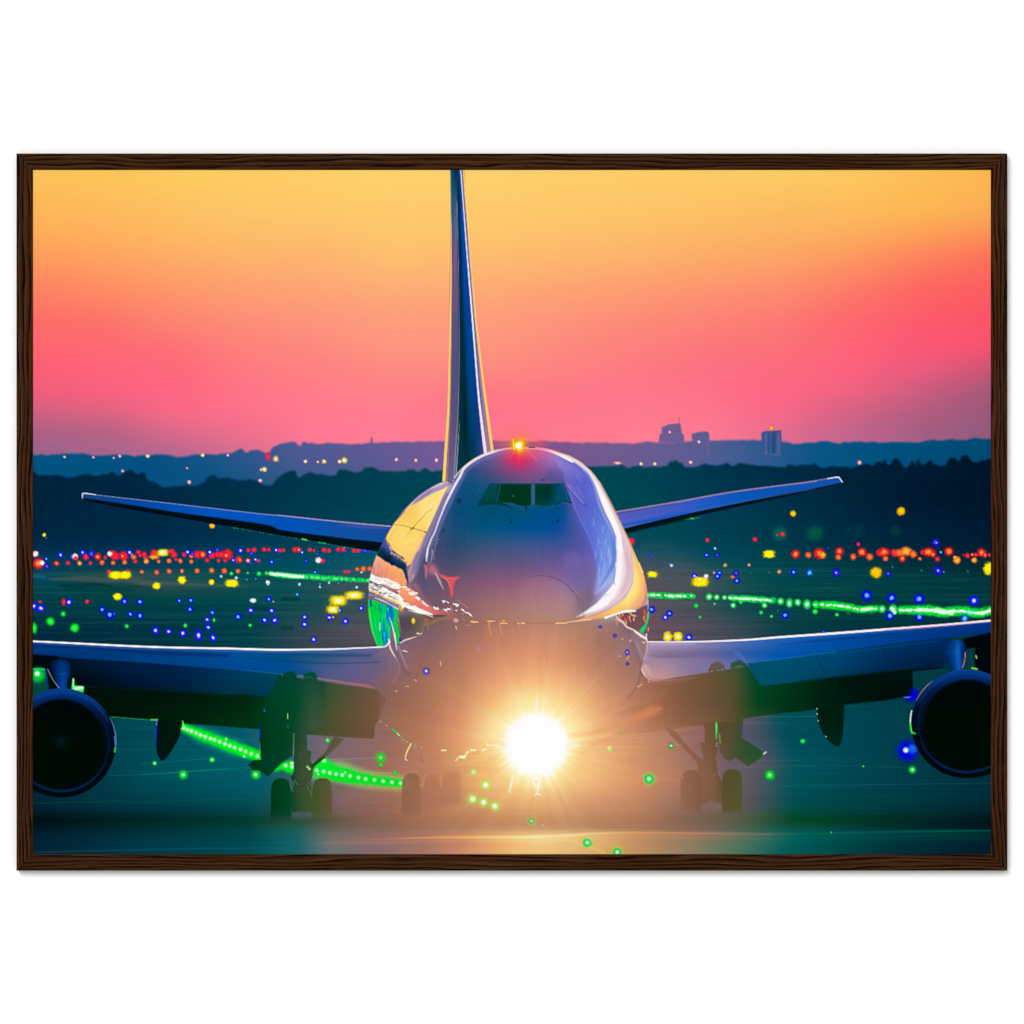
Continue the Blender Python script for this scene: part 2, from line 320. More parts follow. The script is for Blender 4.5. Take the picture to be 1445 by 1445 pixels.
# ---------------------------------------------------------------- airfield
FIELD = motif('printed_airfield')
GC = rows('''760|46:0,38,66 200:0,42,72 300:0,52,78 450:0,68,88 500:0,76,92 640:0,82,96 930:5,78,90 1000:0,70,84 1100:0,58,76 1250:0,38,60 1395:0,27,50
780|46:0,52,82 200:0,54,84 300:0,60,86 450:0,74,94 500:0,82,102 640:20,90,110 900:40,80,98 960:20,78,94 1000:0,72,88 1100:0,62,78 1250:0,43,60 1395:0,34,50
800|46:0,62,88 150:0,60,84 250:0,64,86 350:0,74,92 450:0,80,100 510:25,86,104 900:75,80,95 960:60,80,92 1010:20,78,86 1060:0,72,80 1200:0,56,64 1395:0,42,54
812|46:0,68,88 100:22,74,74 180:50,78,72 250:24,76,80 350:0,78,84 450:14,84,94 510:50,86,94 900:85,80,90 960:72,82,88 1020:52,82,84 1060:10,76,80 1150:0,68,74 1300:0,58,64 1395:0,48,56
826|46:0,66,80 100:0,66,68 180:14,66,66 230:40,78,78 300:30,78,80 400:10,80,84 500:60,82,90 900:90,80,92 980:70,80,86 1040:30,76,80 1100:0,70,74 1250:0,62,66 1395:0,54,60
850|46:0,60,74 150:0,64,66 250:0,66,70 350:0,72,76 450:20,76,80 500:50,82,88 900:100,80,96 980:68,80,86 1050:10,72,76 1200:0,62,66 1395:0,56,60
890|46:0,42,62 200:0,50,64 350:0,62,72 450:64,72,82 520:88,80,90 900:115,85,95 950:100,80,95 1000:82,78,90 1050:56,74,84 1100:12,64,72 1200:0,54,62 1395:0,46,56
915|46:0,40,60 200:0,50,64 350:0,62,72 450:66,72,82 560:95,82,92 900:115,85,95 1050:56,74,84 1100:12,64,72 1395:0,46,56
1000|46:0,60,76 170:0,70,84 220:0,76,88 340:0,88,100 430:80,95,110 560:165,115,100 600:185,122,98 660:218,142,106 850:225,160,120 900:205,142,112 1000:150,108,108 1060:90,86,102 1100:0,80,90 1200:0,68,80 1280:0,62,74 1395:0,40,52
1040|46:0,56,70 170:0,68,80 250:0,80,94 340:0,90,104 400:60,98,112 450:120,104,120 500:142,112,118 550:165,118,108 620:205,138,105 680:250,185,112 830:252,195,130 900:218,155,115 930:198,142,115 1000:152,108,112 1040:104,92,112 1080:60,82,98 1110:0,80,92 1200:0,70,82 1280:0,62,75 1395:0,42,52
1070|46:0,48,62 170:0,70,82 250:0,82,95 340:0,94,106 400:50,98,108 450:120,105,115 500:145,113,115 550:172,120,106 620:205,140,105 680:250,188,115 830:252,195,130 900:220,155,115 960:182,132,110 1030:115,96,112 1080:78,86,98 1120:0,82,92 1200:0,70,82 1280:0,60,74 1395:0,42,52
1100|46:0,22,40 120:0,50,65 200:0,75,85 300:0,86,98 370:0,92,102 420:60,95,102 500:150,115,112 560:182,126,106 620:207,142,106 680:245,182,115 750:255,225,150 830:250,192,126 900:226,157,115 960:192,136,110 1030:122,101,110 1070:86,88,96 1120:0,84,90 1200:0,70,80 1300:0,58,70 1395:0,46,58
1130|46:0,36,54 150:0,52,66 250:0,66,78 350:0,80,90 420:40,88,92 480:138,106,106 560:172,119,101 620:197,136,105 700:232,167,112 750:238,178,118 830:222,158,116 900:207,146,112 960:172,126,106 1060:88,86,92 1120:0,78,82 1250:0,60,68 1395:0,42,54
1146|46:0,26,38 150:0,40,50 250:0,52,62 350:0,68,72 420:40,80,76 480:130,100,98 560:172,119,98 620:192,132,102 700:215,152,106 750:220,160,110 830:208,148,110 900:196,138,106 960:160,118,100 1060:84,88,82 1120:0,74,62 1250:0,54,56 1395:0,34,46
1157|46:0,12,14 150:0,26,26 250:0,40,36 350:0,58,42 440:58,78,56 500:125,98,86 600:175,122,95 700:200,140,98 780:202,143,100 900:185,130,98 970:140,108,90 1050:84,95,70 1120:0,70,34 1200:0,56,28 1300:0,36,30 1395:0,18,24
1168|46:0,22,32 200:0,42,50 350:0,64,64 420:30,92,78 470:110,98,86 600:175,125,102 750:205,150,112 900:182,132,105 1000:130,105,92 1060:70,95,80 1100:16,84,74 1250:0,46,52 1395:0,20,30
1180|46:0,30,46 200:0,52,64 350:0,70,78 415:20,96,98 465:115,112,108 520:150,114,112 600:182,130,112 660:225,155,112 720:255,200,130 770:255,220,150 850:240,185,125 900:210,155,115 980:160,130,105 1050:90,115,98 1120:0,96,88 1250:0,66,68 1395:0,46,52
1192|46:0,32,50 200:0,55,70 350:0,72,82 415:15,100,104 465:112,116,116 520:142,114,114 600:175,125,115 660:220,147,112 720:255,192,122 760:255,210,140 850:236,186,122 900:206,156,110 980:150,130,106 1050:78,115,95 1120:0,92,88 1250:0,52,60 1395:0,28,40
1210|46:0,32,50 200:0,58,72 350:0,76,86 415:20,98,102 465:108,114,116 550:150,118,114 640:222,152,120 730:255,205,140 800:250,205,140 880:222,172,100 960:160,145,112 1040:80,120,100 1100:0,92,92 1250:0,50,62 1395:0,30,42''', 3)
fp = np.vstack([P('30,790 46,788'), np.array([[x, 772 + 2 * np.sin(x / 60.)] for x in range(60, 1400, 20)]), P('1410,772 1410,1220 30,1220')])
m = poly(fp, 5); put(m, GC, 1, FIELD)
st = (noise(70, 1.6, 21) - .5) * .6 + (noise(160, 3.5, 22) - .5) * .8 + (noise(25, 1.2, 23) - .5) * .25   # wind-streaked grass and tarmac
b = box(46, 785, 1400, 1207); fade = (np.clip((YS[b[0]] - 785) / 20, 0, 1) * np.interp(YS[b[0]], [900, 1000, 1207], [1, .45, .3]))[:, None]
put((b, np.clip(st[b], 0, 1) * fade), (100, 135, 135), .22); put((b, np.clip(-st[b], 0, 1) * fade), (0, 30, 40), .2)
A5, A6, A7, A8 = V(20, 740, 4.817), V(300, 740, 4.817), V(880, 740, 4.817), V(1150, 740, 4.983)
A9, AA, AB, AC = V(20, 890, 4.817), V(200, 920, 4.817), V(420, 940, 5.161), V(560, 860, 3.6125)
AD, AE = V(880, 900, 4.517), V(1100, 860, 4.0125)
put(line(A5('240,375 450,368 650,382 820,378 900,392 1200,408 1445,420'), [3, 8, 4, 7, 3, 2], 4), '88,88,86', .55)
put(line(A5('780,395 900,405 1000,398'), 4, 4), '98,90,86', .4)
put(line(A5('280,412 420,425 560,408 660,420'), [2, 7, 5, 2], 4), '0,48,56', .6)
put(line(A5('200,455 320,470 480,458'), [2, 6, 2], 4), '0,86,96', .25)
put(line(A5('135,350 200,355'), 5, 4), '30,110,140', .5); put(line(A5('140,385 260,400 330,460'), [10, 6, 2], 6), '0,74,100', .5)
put(line(A6('480,508 580,508'), 5, 5), '0,45,55', .6); put(line(A6('290,570 370,570'), 7, 6), '0,48,58', .5); put(line(A6('480,708 540,708'), 6, 6), '0,50,60', .4)
for t in ('300,265 540,290', '120,145 330,150'): put(line(A7(t), 4, 8), '90,95,100', .18)
put(line(AA('0,835 400,805 740,785'), [1, 2.5, 1], 2), '0,150,120', .35); put(line(AA('0,760 300,738 640,708'), 1, 1.2), '0,150,130', .35)
put(line(AA('0,1025 300,1010 700,1000'), 1.2, 1.5), '0,120,110', .25); put(line(AA('560,595 800,605'), 2, 2), '0,120,110', .4)
put(line(AE('0,1000 500,992 1195,985'), 1, 1), '40,130,140', .28); put(line(AE('0,880 500,888 760,895'), 1.5, 2), '40,120,120', .2)
put(line(A9('640,985 1000,972 1445,940'), [1, 1.6, 1.6], 1.6), '0,150,120', .28)
put(line(A9('130,1175 500,1162 900,1160'), 1.2, 1.5), '0,110,110', .3)
for x1, x2, y in ((1040, 1180, 1011), (1045, 1110, 1020), (1010, 1130, 1074), (1040, 1150, 1082), (880, 960, 1041), (560, 690, 1033), (570, 700, 1048), (590, 720, 1063), (480, 560, 1072), (500, 600, 1122)):
    put(line(np.array([[x1, y], [x2, y + RNG.uniform(-1, 1)]]), 1.2, 2.5), '200,160,150', .12)
# pale edge line of the taxiway
k = rows('''1160|420:60,90,95 500:170,120,112 560:212,142,110 620:250,178,108 690:255,222,145 750:255,245,190 820:255,225,155 900:236,172,116 1000:190,140,110 1080:105,112,95 1130:0,105,92 1250:0,84,78 1340:0,92,78 1395:0,74,66
1190|420:60,90,95 500:170,120,112 560:212,142,110 620:250,178,108 690:255,222,145 750:255,245,190 820:255,225,155 900:236,172,116 1000:190,140,110 1080:105,112,95 1130:0,105,92 1250:0,84,78 1340:0,92,78 1395:0,74,66''', 3)
ex = AC('-560,1185 0,1168 250,1162 700,1160 900,1150 1100,1140 1445,1140'); ex = np.vstack([ex, P('1100,1177 1250,1174 1410,1172')])
m = line(ex, [0, 2, 3, 4, 4, 3.4, 3, 3, 3.2, 3], 3.5); xs = XS[m[0][1]]
put((m[0], m[1] * np.clip((xs - 420) / 140, 0, 1)[None]), k, .85)
put(line(ex + [0, 5], 7, 5), k, .22)
put(line(AC('820,1165 950,1200 1060,1240'), [1.5, 3, 4], 2), '255,205,150', .55)
put(line(P('46,1203 250,1198 420,1196'), 2, 3), '20,110,110', .35)
put(line(P('440,1190 520,1189 600,1188 680,1186'), [0, 4, 4, 0], 7), '195,135,120', .35)

# ---------------------------------------------------------------- airfield lamps
dots(A5, '203,72,11y 218,92,8d', True); dots(V(20, 560, 4.129), '1153,752,15a'); dots(A3, '1297,793,20a'); dots(A4, '730,778,28a')
def soft(f, x, y, r, c, a):
    x, y, r = f.x0 + x / f.s, f.y0 + y / f.s, r / f.s; b = box(x - 3 * r, y - 3 * r, x + 3 * r, y + 3 * r)
    d = np.hypot(XS[b[1]][None] - x, YS[b[0]][:, None] - y) / r; put((b, np.exp(-d ** 4 * .6)), c, a)
soft(A7, 1062, 65, 46, '20,110,85', .6); soft(A7, 1293, 65, 44, '10,100,70', .6); soft(A7, 1330, 40, 20, '10,100,70', .3)
soft(A8, 10, 60, 45, '0,90,60', .45); soft(A8, 310, 45, 40, '0,66,74', .4); soft(A8, 565, 45, 34, '0,70,62', .55); soft(A8, 230, 60, 34, '0,60,62', .3)
dots(A5, '''145,200,20w 165,265,38R 218,235,16b 222,285,20v 190,262,15W 287,265,18R 315,208,20B 367,262,14r 390,222,14v 415,218,20w 418,230,14r 445,265,16O
518,262,12r 488,222,21r 465,190,20B 525,200,26v 568,220,24R 597,258,18o 620,225,11r 685,215,30r 665,200,24r 648,200,17w 673,262,15o 745,215,32r 735,215,18R 750,258,16o 785,190,20B 800,205,12b 812,222,19o
845,188,15r 858,210,12r 822,252,14r 885,205,18r 890,225,14r 898,250,18O 950,195,24r 950,222,36,16O 982,252,13o 1010,192,40,24Y 1070,185,20r 1085,205,22r 1052,248,17o 1100,238,10r 1128,248,16o
1155,205,15r 1245,205,28r 1280,205,26R 1205,215,15o 1180,188,19B 1212,198,15v 1203,252,15o 1345,212,22r 1330,188,19B 1312,243,15r 1382,172,17v 1382,205,20r 1425,205,24R 1390,245,12r 1435,245,12r
645,322,14r 690,328,12o 690,345,44,25y 757,343,38,25y 775,315,10r 868,322,14o 968,325,16o 1053,318,18o 1140,318,13o 1243,315,17o 1342,313,18o 1330,330,8d 1428,317,16o
1140,377,26,27y 968,417,26,22y 1342,392,19y 702,492,28,24y 1407,353,11p
750,523,24b 855,527,23b 598,580,23b 675,608,12c 650,614,30b 790,610,22b 855,620,25b 1122,520,18b 1200,517,20b 1195,578,22b 1347,600,20b 1313,648,21B 1320,700,21B 962,720,26B 1050,728,23B 1147,740,26B 1253,752,27,40B 1352,770,26B
135,555,22,28B 182,570,28B 372,528,25B 177,525,10r 337,527,15,22r 495,525,14r 333,608,19g 246,660,29n 412,703,31n 135,705,22,38n 765,692,16g 1163,687,14g 1358,650,11,15g''')
dots(A6, '''100,205,36r 90,210,22R 60,205,22r 105,180,10r 178,240,24r 185,240,14R 190,178,20B 245,175,13r 282,172,16r 265,198,14v 350,170,15r 382,172,12r 432,175,17B 458,178,12r 482,175,12r 560,172,18r 585,172,17R 608,190,14B 662,172,13r 690,178,9r
758,175,16r 790,178,13r 855,170,16r 888,172,14r 908,187,9v 960,178,14r 990,178,13r 1035,180,14B 140,243,15B 242,245,16r 240,246,8w 292,238,14B 312,248,11r 257,262,9v 402,255,16b 638,248,15v 710,200,9v 748,248,16r 720,243,20w 797,243,6d
80,315,17o 172,317,16o 127,335,13g 58,352,10p 240,330,9g 315,335,17g 367,333,15g 160,365,13p 130,400,42,25y 232,375,8c 293,370,7c 376,395,14W 378,408,9p 590,407,12p 730,425,9p 730,405,8c 792,397,10p 697,325,11b 855,400,8c 980,427,12p 575,477,12c
275,517,22,15W 382,508,19b 413,525,7t 260,585,22B 400,587,21B 173,627,23b 353,650,22B 422,652,25B 627,630,19B 625,680,21B 793,633,21B 903,657,23B 1010,570,18B 865,583,17b 820,630,9t 255,686,13g 722,677,7d 688,782,21B
918,500,18B 855,518,58,34Y 962,482,62,28Y 818,578,42,27Y 900,322,11r 922,322,12r 983,305,14o 1025,302,19o 1068,302,17o 1012,325,9p 1030,470,5p''')
dots(A7, '''45,118,28r 570,108,13r 893,101,15r 1045,72,6r 1080,66,14r 622,163,9p 187,212,12v 563,208,17b 637,209,16v 325,280,14p 690,278,14t 852,276,12t 988,202,38,25y 1170,202,29R 1255,208,21o 1325,197,32R 1350,210,20O
197,340,33,20y 482,350,20B 520,390,54,32y 515,375,24,14Y 560,352,16w 650,330,18b 638,353,21b 615,330,9t 765,330,20v 740,358,14,9o 770,383,21b 992,327,10d 1058,322,16t 867,332,8d 1155,325,21b 1130,322,7v 1265,328,26c
412,545,8d 493,553,17g 618,540,9g 520,630,10g 935,598,15g 1005,625,11g 1048,585,8d 360,335,5d 988,818,5d 190,578,24b 313,605,22b 283,632,20B 1098,617,25b 443,767,22B 1360,730,14,9v 300,765,28,33Y 370,765,30,31Y''')
dots(A8, '''35,205,36R 55,215,22O 172,190,30R 165,230,20o 270,228,22o 305,140,13r 330,195,32R 385,227,25o 455,200,24r 485,195,42,32R 497,240,20o 560,200,26r 600,200,46,26o 615,240,24R 640,190,42,32O 690,210,27o 738,242,12o 760,195,18r 800,195,46,32R 830,212,20R 862,243,17r
943,190,32R 1000,252,26O 985,232,14O 1072,220,17r 1105,213,10o 1130,213,14r 1045,215,6r 1172,198,30R 1195,215,18R 1120,252,20O 1225,215,12r 850,128,30v 855,130,10B 150,340,30v 148,340,12B 430,338,40,38a 515,347,20v 867,325,34v 865,325,14B 905,335,7c 1222,310,35,44y 885,195,11c
95,165,8v 365,500,38b 540,517,34b 733,525,38b 1118,535,36B 155,635,14g 545,300,10d 750,325,9d 1075,330,9d''')
ROWU = motif('light_row')
def chain(f, t, w, lab, halo='0,215,60', sd=1, white=.75, core='215,255,225', step=9, cw=.36, a=1.0):
    lab = lab or motif('light_row'); p = f(t); p = spline(p, 5) if len(p) > 2 else p
    L = np.r_[0, np.cumsum(np.hypot(*np.diff(p, axis=0).T))]; r = np.random.RandomState(sd); w = np.atleast_1d(w) / f.s
    q = np.arange(0, L[-1], 1.2); px, py = np.interp(q, L, p[:, 0]), np.interp(q, L, p[:, 1]); ww = np.interp(q / L[-1], np.linspace(0, 1, len(w)), w)
    ww = ww * (.86 if white > 0 else .78) * (1 + .09 * np.sin(q / 2.1 + sd) * r.rand(len(q)))
    pp = np.stack([px, py + r.uniform(-.5, .5, len(q))], -1); bb_, cc_ = line(pp, ww * 1.12, min(8, max(2.6, ww.max() * (.38 if white > 0 else .55))), False); put((bb_, cc_ * np.clip(1.15 + (1.1 if white > 0 else .1) * N1[bb_] - .5 * (1 - cc_), 0, 1)), halo, a, lab, .4)
    x = 0.
    while x < L[-1]:
        cx, cy, cr = np.interp(x, L, p[:, 0]), np.interp(x, L, p[:, 1]) + r.uniform(-.4, .4), np.interp(x / L[-1], np.linspace(0, 1, len(w)), w) * cw * r.uniform(.6, 1.1)
        if r.rand() < white:
            put(line(np.array([[cx - cr * .3, cy], [cx + cr * r.uniform(.2, 1.), cy + r.uniform(-.5, .5)]]), cr * .9, 1.7, False), core, .95)
        x += step / f.s * r.uniform(.6, 1.3)
chain(A6, '395,335 480,345 550,352 640,356', [34, 40, 38, 34], None, '30,225,110', 2, 1, '225,255,225', 11, .5)
chain(A6, '640,356 720,360 780,366 880,370 960,376 1064,380', [38, 40, 36, 30, 30], None, '0,205,85', 3, .35, '120,240,150', 12)
for x in (780, 890, 975): put(line(A6('%d,362 %d,374' % (x, x + 4)), 1.2, 1.5), '0,90,80', .7)
chain(A7, '163,480 250,483 340,488 400,486 475,487', [40, 44, 42, 38, 34], None, '0,215,70', 4, .9, step=24, cw=.4)
put(line(A7('268,465 274,505'), 1.2, 1.5), '40,100,90', .8)
dots(A7, '582,492,24h 633,495,20h 686,497,18h', False); dots(A7, '745,550,19h 958,550,19h 797,527,14n', True)
chain(A7, '725,500 830,505 930,512 1020,517', [42, 46, 46, 40], None, '0,215,80', 5, .95, step=28, cw=.4)
dots(A7, '1067,523,25h 1127,535,24,32h 1183,530,25h 1247,543,28,34h 1308,545,25h 1302,592,20n', False)
chain(A8, '0,565 15,568', [40], None, '0,225,50', 6, 1, step=20)
chain(A8, '50,565 150,572 240,582 310,598 430,592', [52, 62, 52, 50, 50], None, '0,225,50', 7, 1, step=32, cw=.34)
dots(A8, '472,595,28h 550,600,34,38h 527,642,34b 735,652,34b', False)
chain(A8, '605,600 700,603 800,603 900,620 980,610 1060,612 1150,625 1240,605', [54, 66, 74, 70, 72, 66, 66], None, '0,225,60', 8, 1, step=32, cw=.36)
for t, s in (('860,600 960,625', 6), ('720,598 790,602', 5), ('330,600 400,592', 5), ('540,590 560,620', 5), ('1175,628 1230,605', 4)): put(line(A8(t), s, 2), '225,255,225', .8)
dots(A8, '1053,662,30c', False); put(line(A8('1080,595 1090,625 1120,612'), 4, 3), '120,230,235', .7)
for (x, y) in ((395, 566), (235, 566)): soft(A8, x, y + 50, 16, '0,170,50', .5)
# rows between the undercarriage
chain(AA, '280,512 400,562 500,600 620,648 810,712', [64, 80, 84, 90, 84], None, '0,235,20', 9, 0)
b, c = line(AA('270,512 400,562 620,648 820,715'), 24, 12); glow((b, c), (0, 130, 20), .6)
chain(AA, '900,800 960,775 1045,790', [30, 70, 110], None, '0,235,30', 10, 0)
def pearls(f, t, r, c='225,255,225'):
    for x, y in f(t):
        b = box(x - 8, y - 8, x + 8, y + 8); d = np.hypot(XS[b[1]][None] - x, YS[b[0]][:, None] - y) / (r / f.s)
        put((b, np.exp(-d ** 2.6)), '120,255,130', .8); put((b, np.exp(-(d * 1.25) ** 3)), c, 1)
pearls(AA, '285,515 310,528 337,538 370,550 400,565 432,577 467,588 495,597 530,610 565,625 598,637 632,650 672,662 706,677 745,692 785,707', 14)
pearls(AA, '978,772 1022,758 1022,782', 14); pearls(AA, '575,592 697,710', 10, '120,255,120')
dots(AA, '88,757,15G 478,733,20G 282,835,31G 775,833,33G')
b, c = line(AB('130,765 300,770 500,825 770,856'), [24, 30, 24, 18], 14); glow((b, c), (40, 190, 20), .75)
chain(AB, '135,768 200,768 330,792 440,815 560,832 640,842 765,855', [80, 120, 120, 90, 74, 70, 60], ROWU, '0,235,45', 11, 0)
put(poly(AB('110,745 160,690 200,660 235,690 300,745 400,790 300,800 130,790'), 1.5), '0,240,50', 1, ROWU)
pearls(AB, '140,760 190,768 235,778 280,785 325,793 382,800 443,812 495,822 560,828 623,838 687,846 750,853 193,690', 15)
pearls(AB, '150,787 345,775', 9, '180,255,180')
put(line(AB('200,685 420,672 560,668'), .8, 1), '150,200,110', .4); put(line(AB('480,770 600,778 740,782'), 1, 1.5), '160,230,90', .5)
dots(AB, '218,540,18G 605,665,33G 605,718,17n 85,745,20n 710,778,16n')
soft(AD, 163, 900, 36, '205,230,90', .6); soft(AB, 605, 665, 36, '120,220,80', .5); soft(AC, 686, 1078, 22, '200,235,100', .6); soft(AC, 970, 1190, 27, '200,235,90', .6); soft(AC, 1123, 1238, 27, '200,235,90', .6)
dots(AD, '1142,659,17g 303,688,18g 163,900,32h 932,875,32n'); pearls(AD, '163,900 932,875 303,688', 9)
dots(AE, '752,908,21G 475,888,6g 293,1262,5g')
b = box(*(AE('640,740')[0]), *(AE('800,860')[0])); soft(AE, 725, 800, 52, '0,0,235', .95); soft(AE, 752, 790, 24, '30,120,240', .8); soft(AE, 715, 797, 14, '225,250,255', 1)
soft(AE, 745, 484, 36, '0,0,225', .9); put(line(AE('705,497 740,495 755,465'), 1.4, 1.2), '120,120,255', .9)
dots(AC, '1123,1238,22h 970,1190,22h 686,1078,18h 1143,635,7n 1166,622,4h 1240,658,4k')
# ---------------------------------------------------------------- airliner
PLANE = motif('printed_airliner')
FUS, FIN = PLANE, motif('tail_fin', PLANE)
WL, WR, TL, TR = motif('wing', PLANE), motif('wing', PLANE), motif('tailplane', PLANE), motif('tailplane', PLANE)
B6, B5, B7, B8 = V(600, 560, 4.817), V(500, 740, 4.817), V(750, 640, 4.817), V(620, 660, 5.558)
C1, C2, C3, C4, C5, C6, C7, C8 = V(510, 640, 9.633), V(510, 770, 8.5), V(780, 780, 9.633), V(820, 860, 9.03), V(540, 880, 9.03), V(340, 900, 6.02), V(340, 1020, 5.161), V(940, 1020, 8.028)
TF = V(560, 220, 3.141)
# left tailplane
top = np.vstack([A1('396,578 396,565 408,559 475,569 800,605 1100,640 1445,680'), A2('350,692 700,730 960,753 960,800')])
bot = np.vstack([A2('905,906 700,874 450,832 100,772'), A1('1445,786 1200,748 900,695 700,662 520,628 430,610 402,598')])
TPL = rows('''685|110:40,70,130 200:0,70,150 320:0,78,175 450:20,80,165 550:60,80,150
720|110:0,60,130 200:0,75,165 320:0,85,195 420:0,82,180 480:22,78,158 550:38,74,145
770|110:0,60,130 320:0,70,170 420:0,84,185 480:10,80,165 550:20,75,155''', 2)
m = poly(np.vstack([top, bot]), .45); put(m, TPL, 1, TL)
b, c = line(np.vstack([A1('400,598 430,604 700,650 1000,702 1445,766'), A2('300,800 500,832 700,858 905,880')]), [3, 7, 11, 13, 15, 15], 2.5)
inside = np.zeros((H, W), np.float32); inside[m[0]] = m[1]
put((b, c * inside[b]), '0,14,20'); put((b, c * inside[b] * (XS[b[1]] > 430)), '0,22,22', .5)
put(line(A2('640,745 800,758 950,768'), 3, 3), '90,90,175', .6)
put(line(np.vstack([A1('475,571 800,608 1100,643 1445,683'), A2('350,695 700,733 955,755')]), [1., 1.2, 1.4, 1.8], .9), '130,140,175', .85)
put(line(A2('300,690 700,731 955,754'), [1, 1.6], .8), '180,150,185', .7)
put(line(A1('398,592 398,568 410,562 475,570'), [1, 1.8, 1.8, 1.2], .8), '200,205,225', .95)
for q in range(46):
    x = 20 + q * 19; pt = A2('%d,%.1f' % (x, 752 + (x - 0) * (905 - 752) / 880. + 4))[0]
    put(line(np.array([pt, pt + [RNG.uniform(.8, 2.6), .4]]), .8, .9), '30,205,70' if RNG.rand() < .6 else '0,110,60', RNG.uniform(.3, .85))
put(line(A2('440,828 465,834'), 2, 1), '60,230,60', .9); put(line(A2('535,848 575,854'), 1.5, 1), '40,210,80', .7)
put(line(A6('1000,178 1050,182 1080,184'), 2, 1.3), '70,40,230', .9)
# right tailplane
top = np.vstack([A3('60,782 90,780 300,745 500,712 700,676 900,640 1200,600 1445,570'), A4('140,570 230,553 300,542 318,556 333,582')])
bot = np.vstack([A4('322,592 200,622 0,668'), A3('1445,640 1200,690 900,754 700,800 500,848 300,894 160,928')])
TPR = rows('''695|870:70,90,180 960:40,90,190 1050:10,85,180 1190:20,80,170
720|870:90,90,180 960:60,90,195 1050:0,88,195 1190:0,75,170
745|870:85,95,190 960:0,88,200 1050:0,80,190 1190:0,70,160''', 2)
m = poly(np.vstack([top, bot]), .45); put(m, TPR, 1, TR); inside[:] = 0; inside[m[0]] = m[1]
b, c = line(np.vstack([A3('150,915 300,876 500,828 700,784 900,742 1200,680 1445,636'), A4('100,640 200,618 320,590')]), [8, 8, 7, 6, 5, 4, 3], 2)
put((b, c * inside[b]), '0,20,26'); put(line(A3('160,925 300,894 600,825'), [3, 2], 2), '0,35,22', .8)
put(line(np.vstack([A3('145,890 500,808 900,724 1445,626')]), [1.5, 1, .8], 1.4), '80,110,180', .6)
put(line(A3('120,845 350,800 560,750'), [5, 4, 0], 4), '100,95,190', .4)
put(line(A3('130,875 350,835 600,780'), [3, 4, 2], 3), '0,80,200', .5)
put(line(np.vstack([A3('95,784 500,716 900,644 1445,574'), A4('0,593 230,556')]), [3, 2.2, 1.6, 1], 1), '150,125,160', .9)
put(line(A3('100,792 300,758 500,724'), [2, 1], 1.4), '60,60,130', .7)
put(line(A4('232,556 300,546 316,560 330,578'), [1.6, 2, 1.6], .8), '205,215,230', .95)
put(line(A3('570,832 660,822'), 1, 1), '30,160,60', .8); put(line(A3('600,826 620,828'), 1.2, 1), '80,230,60', .8)

# wings ---------------------------------------------------------------
lead = np.vstack([A9('120,71 128,72 400,85 800,105 1100,114'), C6('0,96 200,100 350,101 600,99 800,96 1000,87 1220,78 1300,60')])
WC = rows('''905|46:0,45,110 150:0,58,125 300:0,85,150 380:0,88,160 450:60,95,150 520:115,110,155 560:135,120,160 600:150,125,140
918|46:0,60,130 150:0,55,120 250:0,62,125 330:0,75,150 400:0,80,140 470:60,85,125 520:100,95,135 545:110,100,140 560:130,120,155 600:150,120,130
930|46:0,30,75 110:0,50,115 200:0,62,130 300:0,72,140 340:0,78,150 400:0,78,125 450:45,85,125 500:92,95,135 545:105,98,135 565:130,115,145 600:150,115,115
940|46:0,20,50 200:0,60,125 300:0,68,140 350:0,72,150 410:0,78,150 450:60,90,145 500:100,98,145 550:115,100,135 570:140,115,130 600:150,112,105
955|46:0,20,50 300:0,62,130 380:0,72,130 430:20,78,125 460:90,92,135 500:105,95,140 530:125,102,135 560:140,108,120 600:150,115,105
975|46:0,20,50 300:0,60,110 430:60,85,95 500:130,100,110 560:145,108,108 600:160,118,105''', 2)
up = np.vstack([lead, P('575,985'), C6('1250,500 1150,432 1000,412 850,398 660,364 480,330 330,312 180,295 0,280'), A9('1445,262 1250,246 1000,224 700,202 400,186 128,165 120,165')])
fl = np.vstack([A9('120,165 400,186 700,202 1000,224 1445,262'), C6('180,295 330,312 245,500 130,490 0,478'), A9('1445,436 1100,412 800,392 640,380 500,372 400,350 380,300 380,205 300,200 120,200')])
un = np.vstack([A9('120,165 380,186 640,300 1445,400'), C6('0,300 480,330 660,364 850,398 1150,432 1230,520 1180,700'), AB('620,225 590,385 565,430 555,530 350,518 65,498'), AA('1120,560 1120,700 1030,700 1030,540 800,525 600,510 285,487 100,462 0,457'), A9('970,605 660,585 400,560 120,560')])
UC = rows('''925|46:0,8,14 380:0,60,60 420:0,65,45 470:60,85,60 500:100,95,80 560:140,100,90 600:160,112,100
970|46:0,14,12 120:0,16,10 250:0,18,12 350:0,35,15 380:0,52,25 430:0,72,35 450:35,78,45 480:75,85,55 510:105,85,65 550:130,95,78 600:160,112,92
1000|46:0,10,6 120:0,14,6 200:0,20,8 260:0,26,10 350:0,42,16 380:0,62,28 420:0,72,32 440:45,80,42 480:85,85,55 520:118,90,68 560:135,98,78 600:165,115,92
1030|46:0,10,6 200:0,22,10 350:0,52,20 390:0,66,28 425:30,74,38 450:72,80,48 500:105,85,58 545:135,95,72 600:165,115,90
1070|340:0,45,20 380:0,58,28 420:40,72,48 440:75,80,60 500:110,90,70''', 3)
FLC = rows('''925|46:0,10,20 130:0,30,60 250:0,35,78 330:0,50,95 400:0,70,110
950|46:0,8,12 120:0,14,30 170:0,24,55 250:0,32,72 330:0,55,90 400:0,68,95
975|46:0,6,10 130:0,8,16 200:0,18,40 300:0,42,66 330:0,52,76 400:0,60,80''', 2)
put(poly(un, .5), UC, 1, WL); put(poly(fl, 1.2), FLC, 1, WL)
